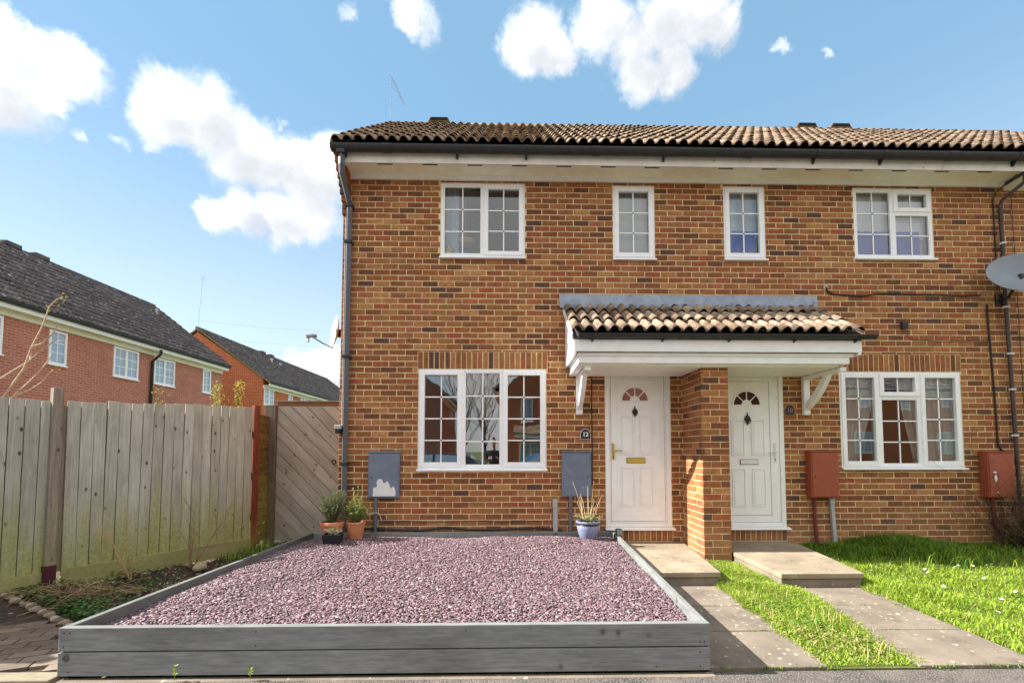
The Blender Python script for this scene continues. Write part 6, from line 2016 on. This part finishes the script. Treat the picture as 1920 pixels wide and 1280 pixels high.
def far_house(label, o, al, ou, L, zb, ze, depth, zr, brick, wins, gable_lo=False, gable_hi=False, group=None, dp=None, vents=(), tilemat=None):
    """o = front corner at ground, al = along the front, ou = outward normal of the front"""
    o, al, ou = Vector(o), Vector(al), Vector(ou)
    fr = (o, al, ou)
    h = thing('terraced_house', label, 'house', o+al*(L/2), group)
    hd = depth
    mb = MB()
    P = lambda a, b, z: tuple((o+al*a+ou*b)+Vector((0, 0, z)))
    mb.add([P(0,0,zb), P(L,0,zb), P(L,0,ze), P(0,0,ze), P(0,-2*hd,zb), P(L,-2*hd,zb), P(L,-2*hd,ze), P(0,-2*hd,ze)], [(0,1,2,3), (5,4,7,6), (4,0,3,7), (1,5,6,2)])
    zrr = zr-.10
    for a in ([0] if gable_lo else [])+([L] if gable_hi else []):
        mb.add([P(a,.0,ze), P(a,-hd,zrr), P(a,-2*hd,ze)], [(0,1,2)])
    mb.build('wall', brick, h)
    ov = .42
    sl = math.hypot(hd+ov, 0)
    slope = (zr-ze)/hd
    # roof: front sheet of tiles and plain back slope
    e0 = o+al*(-.10 if gable_lo else 0)+ou*ov; e0.z = zr-slope*(hd+ov)
    Lr = L+(.10 if gable_lo else 0)+(.10 if gable_hi else 0)
    upv = (-ou*(hd+ov)+Vector((0, 0, slope*(hd+ov)))); slen = upv.length; upv.normalize()
    nrm = Vector((ou.x*upv.z, ou.y*upv.z, math.hypot(upv.x, upv.y)))
    far_tiles(h, e0, al, upv, nrm, Lr, slen, tilemat or M['fartile'])
    mb = MB()
    q1 = [e0-nrm*.03, e0+al*Lr-nrm*.03, e0+al*Lr+upv*slen-nrm*.03, e0+upv*slen-nrm*.03]
    back = e0-ou*2*(hd+ov); 
    mb.add([tuple(v) for v in q1]+[tuple(back-Vector((0,0,.03))), tuple(back+al*Lr-Vector((0,0,.03)))], [(0,1,2,3), (3,2,5,4)])
    mb.build('roof', tilemat or M['fartile'], h)
    rg = MB(); ra = e0+upv*slen; rg.tube([ra, ra+al*Lr], .10, 8); rg.build('ridge', tilemat or M['fartile'], h)
    for v in vents:
        mb = MB(); c = ra+al*v; mb.obox(Matrix.Translation(c+Vector((0, 0, .10))), .25 if abs(al.x) < .5 else .5, .5 if abs(al.x) < .5 else .25, .14); mb.build('ridge_vent', M['fartile'], h)
    # eaves boards and gutter
    zf = e0.z
    mb = MB(); xbox(mb, fr, (0, L), (ov-.10, ov-.07), (zf-.20, zf-.01)); mb.build('fascia', M['paint'], h)
    mb = MB(); xbox(mb, fr, (0, L), (.0, ov-.10), (zf-.19, zf-.17)); mb.build('soffit', M['soffit'], h)
    mb = MB(); xbox(mb, fr, (0, L), (.0, .06), (zf-.34, zf-.19)); mb.build('wall_board', M['paint'], h)
    mb = MB(); ga = o+ou*(ov-.02); ga.z = zf-.02; mb.tube([ga, ga+al*L], .06, 8); mb.build('gutter', M['black'], h)
    for (a0, a1, z0, z1, n) in wins:
        far_window(h, fr, a0, a1, z0, z1, n)
    if dp is not None:
        mb = MB(); p = o+al*dp
        mb.tube([p+ou*(ov-.02)+Vector((0, 0, zf-.05)), p+ou*(ov-.04)+Vector((0, 0, zf-.22)), p+ou*.08+Vector((0, 0, zf-.5)), p+ou*.06+Vector((0, 0, zb))], .05, 8); mb.build('downpipe', M['black'], h, smooth=True)
    if gable_lo or gable_hi:
        for a, s in ([(0, -1)] if gable_lo else [])+([(L, 1)] if gable_hi else []):
            mb = MB()
            pa = o+al*(a+s*.05)+ou*ov; pb = o+al*(a+s*.05)-ou*hd
            mb.tube([Vector((pa.x, pa.y, e0.z-.04)), Vector((pb.x, pb.y, zr-.04))], .055, 4); 
            pc = o+al*(a+s*.05)-ou*(2*hd+ov); mb.tube([Vector((pb.x, pb.y, zr-.04)), Vector((pc.x, pc.y, e0.z-.04))], .055, 4)
            mb.build('verge', M['ridge'], h)
    return h
FG = 'red brick houses behind the fence'
XF = -11.6
OUT = (1, 0, 0); AL = (0, 1, 0)
far_house('red brick house at the left edge behind the bare sapling', (XF, 2.55, -.1), AL, OUT, 4.65, -.1, 5.80, 3.4, 8.45, M['farbrick1'], [(1.0, 1.6, 4.05, 5.10, 1), (2.84, 3.96, 4.05, 5.10, 2)], True, False, FG)
far_house('red brick house with black downpipe at its right, middle of the row behind the fence', (XF, 7.2, -.1), AL, OUT, 4.62, -.1, 5.80, 3.4, 8.45, M['farbrick1'], [(.60, 1.17, 4.05, 5.09, 1), (2.90, 4.0, 4.05, 5.10, 2)], False, False, FG, 4.6, (2.6, 3.6))
far_house('red brick house at the right end of the row behind the fence', (XF, 11.82, -.1), AL, OUT, 4.4, -.1, 5.80, 3.4, 8.45, M['farbrick1'], [(.15, 1.27, 4.06, 5.10, 2), (3.04, 3.60, 4.08, 5.14, 1)], False, True, FG)
q = MB(); q.tube([(-14.0, 15.2, 7.4), (-14.0, 15.2, 8.0)], .05, 8); o = q.build('flue_pipe', M['steel']); tag(o, 'short metal flue on the far end of the dark tiled roof', 'flue')
G2 = 'orange brick houses farther off'
for k, lb in enumerate(('orange brick house with its gable end facing us beyond the row', 'orange brick house second along, roof with two small vent pipes', 'third house of the far terrace, mostly hidden by the gate', 'last house of the far terrace, only its roof showing')):
    far_house(lb, (-11.6, 20.0+4.6*k, -.1), AL, OUT, 4.6, -.1, 5.62, 3.7, 8.34, M['farbrick2'], [(.12, 1.2, 4.05, 5.05, 2), (3.0, 3.55, 4.05, 5.05, 1)], k == 0, k == 3, G2, None, (2.2, 3.4) if k == 1 else ())
for (y, z) in ((26.0, 7.6), (27.2, 7.5)):
    q = MB(); x = -14.2; q.tube([(x, y, z-.5), (x, y, z+.15)], .05, 6); q.tube([(x, y, z+.15), (x, y, z+.22)], .09, 8)
    o = q.build('vent_pipe', M['whitewire']); tag(o, ('nearer' if y < 26.5 else 'farther')+' of two pale vent pipes on the far roof', 'vent pipe', 'vent pipes on the far roof')
aerial('thin aerial on the gable of the orange brick house', (-15.25, 19.9, 8.05), 3.0, .15, (.02, .3))
q = MB(); q.tube([(-9.2, 27, 0), (-9.2, 27, 6.4)], [.06, .045], 8); o = q.build('white_pole', M['whitewire']); tag(o, 'slender white pole in front of the far terrace roof', 'pole')
for i, (za, zb_) in enumerate(((10.9, 10.1), (10.2, 9.3), (12.2, 11.4))):
    pts = [(-24+22*t, 32, za+(zb_-za)*t-.5*math.sin(PI*t)) for t in [k/12 for k in range(13)]]
    q = MB(); q.tube(pts, .006, 4); o = q.build('overhead_wire', M['steel']); tag(o, ('middle', 'lowest', 'highest')[i]+' of three thin overhead wires above the far roofs', 'wire', 'overhead wires')

# across the road (seen in the window panes)
G3 = 'houses across the road'
far_house('brick house across the road mirrored in the wide left window', (1.9, -21.0, -.1), (0, -1, 0), (-1, 0, 0), 9.0, -.1, 5.35, 3.6, 8.3, M['farbrick2'], [(2, 3, 4.05, 5.05, 2)], True, True, G3)
far_house('brick house across the road mirrored at the left edge of the wide window', (-2.0, -30.0, -.1), (0, 1, 0), (1, 0, 0), 8.0, -.1, 5.35, 3.6, 8.3, M['farbrick1'], [(2, 3, 4.05, 5.05, 2)], True, True, G3)
far_house('brick house across the road mirrored in the right-hand window', (31.5, -21.0, -.1), (-1, 0, 0), (0, 1, 0), 14.0, -.1, 5.35, 3.6, 8.3, M['farbrick2'], [(2.0, 3.2, 4.05, 5.05, 2), (5, 5.6, 4.05, 5.05, 1), (7.0, 8.2, 4.05, 5.05, 2), (10, 11.2, 4.05, 5.05, 2), (2.0, 3.6, 1.2, 2.5, 3), (7, 8.6, 1.2, 2.5, 3)], True, True, G3)
# windows and a porch on the gable walls that face the road
OPP = [o for o in bpy.data.objects if o.get('group') == G3]
ga_ = [o for o in OPP if 'mirrored in the wide left window' in o['label']][0]
fr_ = (Vector((0, -21.0, 0)), Vector((1, 0, 0)), Vector((0, 1, 0)))
far_window(ga_, fr_, 2.75, 3.45, 3.3, 4.6, 1)
far_window(ga_, fr_, 5.6, 7.0, 3.6, 4.8, 2)
far_window(ga_, fr_, 2.6, 4.0, .95, 2.0, 2)
q = MB(); xbox(q, fr_, (2.4, 5.2), (.0, .9), (2.25, 2.5)); q.build('porch_beam', M['paint'], ga_)
q = MB(); q.prism([(-20.0, 2.5), (-20.0, 2.56), (-21.0, 3.1), (-21.0, 2.5)], 'x', 2.3, 5.3); q.build('porch_roof', M['tile'], ga_)
q = MB(); xbox(q, fr_, (4.25, 5.1), (.0, .05), (0.0, 2.1)); q.build('door', M['whitedoor'], ga_)
def far_tree(label, base, H, seed, sp=.5):
    t = thing('bare_tree', label, 'tree', base, 'bare trees across the road')
    r_ = random.Random(seed)
    mb = MB(); mt = MB()
    b = Vector(base)
    pts = [b+Vector((.1*math.sin(i), .05*i, H*.35*i/4)) for i in range(5)]
    mt.tube(pts, [.10, .09, .08, .07, .06], 8); mt.build('trunk', M['darkbark'], t, smooth=True)
    for i in range(14):
        a = r_.uniform(0, 6.28); p = pts[r_.randint(2, 4)]
        twig(mb, p, Vector((sp*math.cos(a), sp*math.sin(a), 1)), H*r_.uniform(.4, .65), .03, 3, lin(140, 126, 98), r_, .22)
    mb.build('crown', M['straw'], t)
far_tree('bare tree mirrored in the middle of the wide window', (.6, -26, -.09), 9, 2)
far_tree('second bare tree mirrored in the wide window', (-1.0, -29, -.09), 10, 5)
far_tree('third bare tree across the road', (12.0, -27, -.09), 9, 8)
# parked cars across the road
def car(label, c, ang_, col, seed):
    t = thing('parked_car', label, 'car', c, 'cars parked across the road')
    mt = NT('car_paint'); mt.base(col); mt.rough(.25); mt.p.inputs['Coat Weight'].default_value = .6
    Rm = Matrix.Translation(c) @ Matrix.Rotation(ang_, 4, 'Z')
    prof = [(-2.05, .42), (-2.0, .78), (-1.75, .92), (-1.15, 1.0), (-.55, 1.40), (.25, 1.46), (1.15, 1.40), (1.75, 1.05), (2.02, .95), (2.05, .45), (1.75, .26), (-1.75, .26)]
    def sect(yo, k_, dz=0):
        return [(x*(1-.02*k_), yo, z if z < .99 else .99+(z-.99)) for x, z in prof]
    vs, fs = [], []
    ring = [(-.84, .96), (-.80, 1.0), (.80, 1.0), (.84, .96)]
    n = len(prof)
    for (y, k_) in ring:
        for x, z in prof:
            yy = y*(1.0 if z < 1.0 else .80)
            vs.append((x*k_, yy, z))
    for s in range(3):
        for i in range(n):
            fs.append((s*n+i, s*n+(i+1) % n, (s+1)*n+(i+1) % n, (s+1)*n+i))
    fs += [tuple(range(n-1, -1, -1)), tuple(range(3*n, 4*n))]
    mb = MB(); mb.add([tuple(Rm @ Vector(v)) for v in vs], fs); mb.build('body', mt.m, t, bevel=.03, recalc=True, smooth=True)
    gm = MGF
    for s in (-1, 1):
        for (xs_) in (((-.95, 1.05), (-.5, 1.36), (.2, 1.40), (.2, 1.05)), ((.28, 1.05), (.28, 1.40), (1.0, 1.35), (1.45, 1.07))):
            mb = MB(); vv = [tuple(Rm @ Vector((x, s*(.845-.30*(z-1.0)*1.05), z))) for x, z in xs_]; mb.add(vv, [(0, 1, 2, 3)]); mb.build('side_window', gm, t)
    for xa, xb in (((-1.12, 1.03), (-.58, 1.39)), ((1.72, 1.09), (1.18, 1.40))):
        mb = MB(); vv = [tuple(Rm @ Vector((x-(.012 if x < 0 else -.012), y, z+.012))) for (x, z), y in ((xa, -.66), (xa, .66), (xb, .58), (xb, -.58))]; mb.add(vv, [(0, 1, 2, 3)]); mb.build('windscreen', gm, t)
    for x in (-1.3, 1.3):
        for s in (-1, 1):
            mb = MB(); mb.lathe([(.17, .0), (.30, 0), (.32, .02), (.32, .18), (.30, .2), (.17, .2)], (0, 0, 0), 24)
            mb.v = [tuple(Rm @ Vector((x+v[0], s*.86-s*v[2], .32+v[1]))) for v in mb.v]; w = mb.build('wheel', M['blackpot'], t, smooth=True)
            mb = MB(); mb.lathe([(0, .02), (.10, .0), (.18, .015)], (0, 0, 0), 20); mb.v = [tuple(Rm @ Vector((x+v[0], s*.862-s*v[2], .32+v[1]))) for v in mb.v]; mb.build('rim', M['steel'], w, smooth=True)
    for s in (-1, 1):
        mb = MB(); mb.obox(Rm @ Matrix.Translation((-2.0, s*.62, .72)), .06, .34, .13); mb.build('headlight', M['chrome'], t, bevel=.02)
        mb = MB(); mb.obox(Rm @ Matrix.Translation((2.03, s*.66, .82)), .05, .26, .2); mb.build('tail_light', M['redpipe'], t, bevel=.02)
car('dark parked car mirrored low in the left of the wide window', (-.6, -11.2, -.022), .06, lin(52, 56, 66), 1)
car('blue parked car mirrored low in the right of the wide window', (4.3, -11.4, -.022), PI+.05, lin(70, 120, 160), 2)

# ------------------------------------------------------------------ the photographer, seen only as a reflection in the wide window
def skin_mesh(name, V, E_, mat, parent, root=0):
    me = bpy.data.meshes.new(name)
    me.from_pydata([v[:3] for v in V], E_, [])
    me.materials.append(mat)
    o = link(name, me, None, parent)
    sk = o.modifiers.new('skin', 'SKIN'); sk.use_smooth_shade = True
    lay = me.skin_vertices[0].data
    for i, v in enumerate(V):
        lay[i].radius = (v[3], v[4] if len(v) > 4 else v[3])
        lay[i].use_root = (i == root)
    ss = o.modifiers.new('sub', 'SUBSURF'); ss.levels = 1; ss.render_levels = 1
    return o
PXc, PYc = 1.92, -7.02
pers = thing('person', 'person in dark jacket holding a camera, mirrored in the wide window', 'person', (PXc, PYc, -.02))
T = lambda x, y, z: (PXc+x, PYc+y, z-.02)
skin_c = m_plain('skin', lin(206, 160, 136), .6, .05); jack_c = m_plain('dark_jacket', lin(44, 46, 54), .85, .15, 20); trou_c = m_plain('dark_jeans', lin(52, 60, 82), .9, .12, 30); hair_c = m_plain('brown_hair', lin(64, 46, 34), .7, .2, 40)
skin_mesh('body', [(*T(0, 0, 1.36), .055, .055), (*T(0, .01, 1.47), .052, .052), (*T(0, .03, 1.56), .070, .078), (*T(0, .03, 1.66), .078, .092), (*T(0, .02, 1.74), .060, .072), (*T(0, .115, 1.60), .014, .016)], [(0, 1), (1, 2), (2, 3), (3, 4), (2, 5)], skin_c, pers)
skin_mesh('jacket', [(*T(0, 0, .92), .17, .12), (*T(0, 0, 1.10), .155, .115), (*T(0, 0, 1.30), .175, .12), (*T(0, 0, 1.41), .10, .085),
  (*T(-.19, 0, 1.36), .075, .075), (*T(-.26, .03, 1.10), .052, .052), (*T(-.13, .26, 1.18), .040, .040), (*T(.19, 0, 1.36), .075, .075), (*T(.26, .03, 1.10), .052, .052), (*T(.15, .26, 1.18), .040, .040)],
  [(0, 1), (1, 2), (2, 3), (2, 4), (4, 5), (5, 6), (2, 7), (7, 8), (8, 9)], jack_c, pers)
skin_mesh('trousers', [(*T(0, 0, .95), .15, .11), (*T(-.095, 0, .82), .095, .095), (*T(-.105, .015, .48), .062, .066), (*T(-.11, -.01, .09), .046, .05), (*T(.095, 0, .82), .095, .095), (*T(.105, .015, .48), .062, .066), (*T(.11, -.01, .09), .046, .05)],
  [(0, 1), (1, 2), (2, 3), (0, 4), (4, 5), (5, 6)], trou_c, pers)
for s_ in (-1, 1):
    skin_mesh('shoe', [(*T(s_*.11, -.05, .045), .04, .04), (*T(s_*.115, .06, .045), .045, .04), (*T(s_*.125, .17, .035), .036, .03)], [(0, 1), (1, 2)], M['blackpot'], pers)
    mb = MB(); hx = s_*.095
    mb.tube([T(s_*.14, .28, 1.185), T(s_*.115, .335, 1.20), T(s_*.09, .37, 1.21)], [.030, .038, .034], 8)
    for k in range(4):
        zz = 1.235-k*.019; L_ = (.055, .062, .058, .046)[k]
        mb.tube([T(s_*.092, .375, zz), T(s_*.072, .41, zz), T(s_*(.072-L_*.6), .418, zz-.004)], [.0095, .0088, .007], 6)
    mb.tube([T(s_*.11, .34, 1.225), T(s_*.085, .35, 1.252), T(s_*.055, .36, 1.258)], [.012, .010, .008], 6)
    mb.build('hand', skin_c, pers, smooth=True)
    mb = MB(); mb.lathe([(0, .016), (.014, .012), (.018, 0), (.014, -.012), (0, -.016)], T(s_*.078, .03, 1.625), 8); mb.build('ear', skin_c, pers, smooth=True)
    mb = MB(); mb.lathe([(0, .009), (.008, .005), (.010, 0), (.008, -.005), (0, -.009)], T(s_*.030, .103, 1.645), 8); mb.build('eye', M['dark'], pers, smooth=True)
mb = MB(); mb.obox(Matrix.Translation(T(0, .112, 1.565)), .05, .012, .010); mb.build('mouth', m_plain('lips', lin(160, 96, 88), .6), pers, bevel=.004)
skin_mesh('hair', [(*T(0, -.045, 1.60), .050, .072), (*T(0, -.035, 1.70), .070, .084), (*T(0, .02, 1.765), .052, .074), (*T(0, .085, 1.745), .026, .058)], [(0, 1), (1, 2), (2, 3)], hair_c, pers)
cm = thing('camera_in_hands', 'small black camera held by the mirrored photographer', 'camera', T(0, .40, 1.16))
mb = MB(); mb.obox(Matrix.Translation(T(0, .395, 1.205)), .125, .05, .085); mb.build('camera_body', M['blackpot'], cm, bevel=.01)
mb = MB(); mb.lathe([(0, 0), (.032, 0), (.034, .05), (.028, .055), (0, .052)], (0, 0, 0), 16); mb.v = [(T(v[0], 0, 0)[0], T(0, .42+v[2], 0)[1], T(0, 0, 1.205+v[1])[2]) for v in mb.v]; mb.build('lens', M['black'], cm, smooth=True)
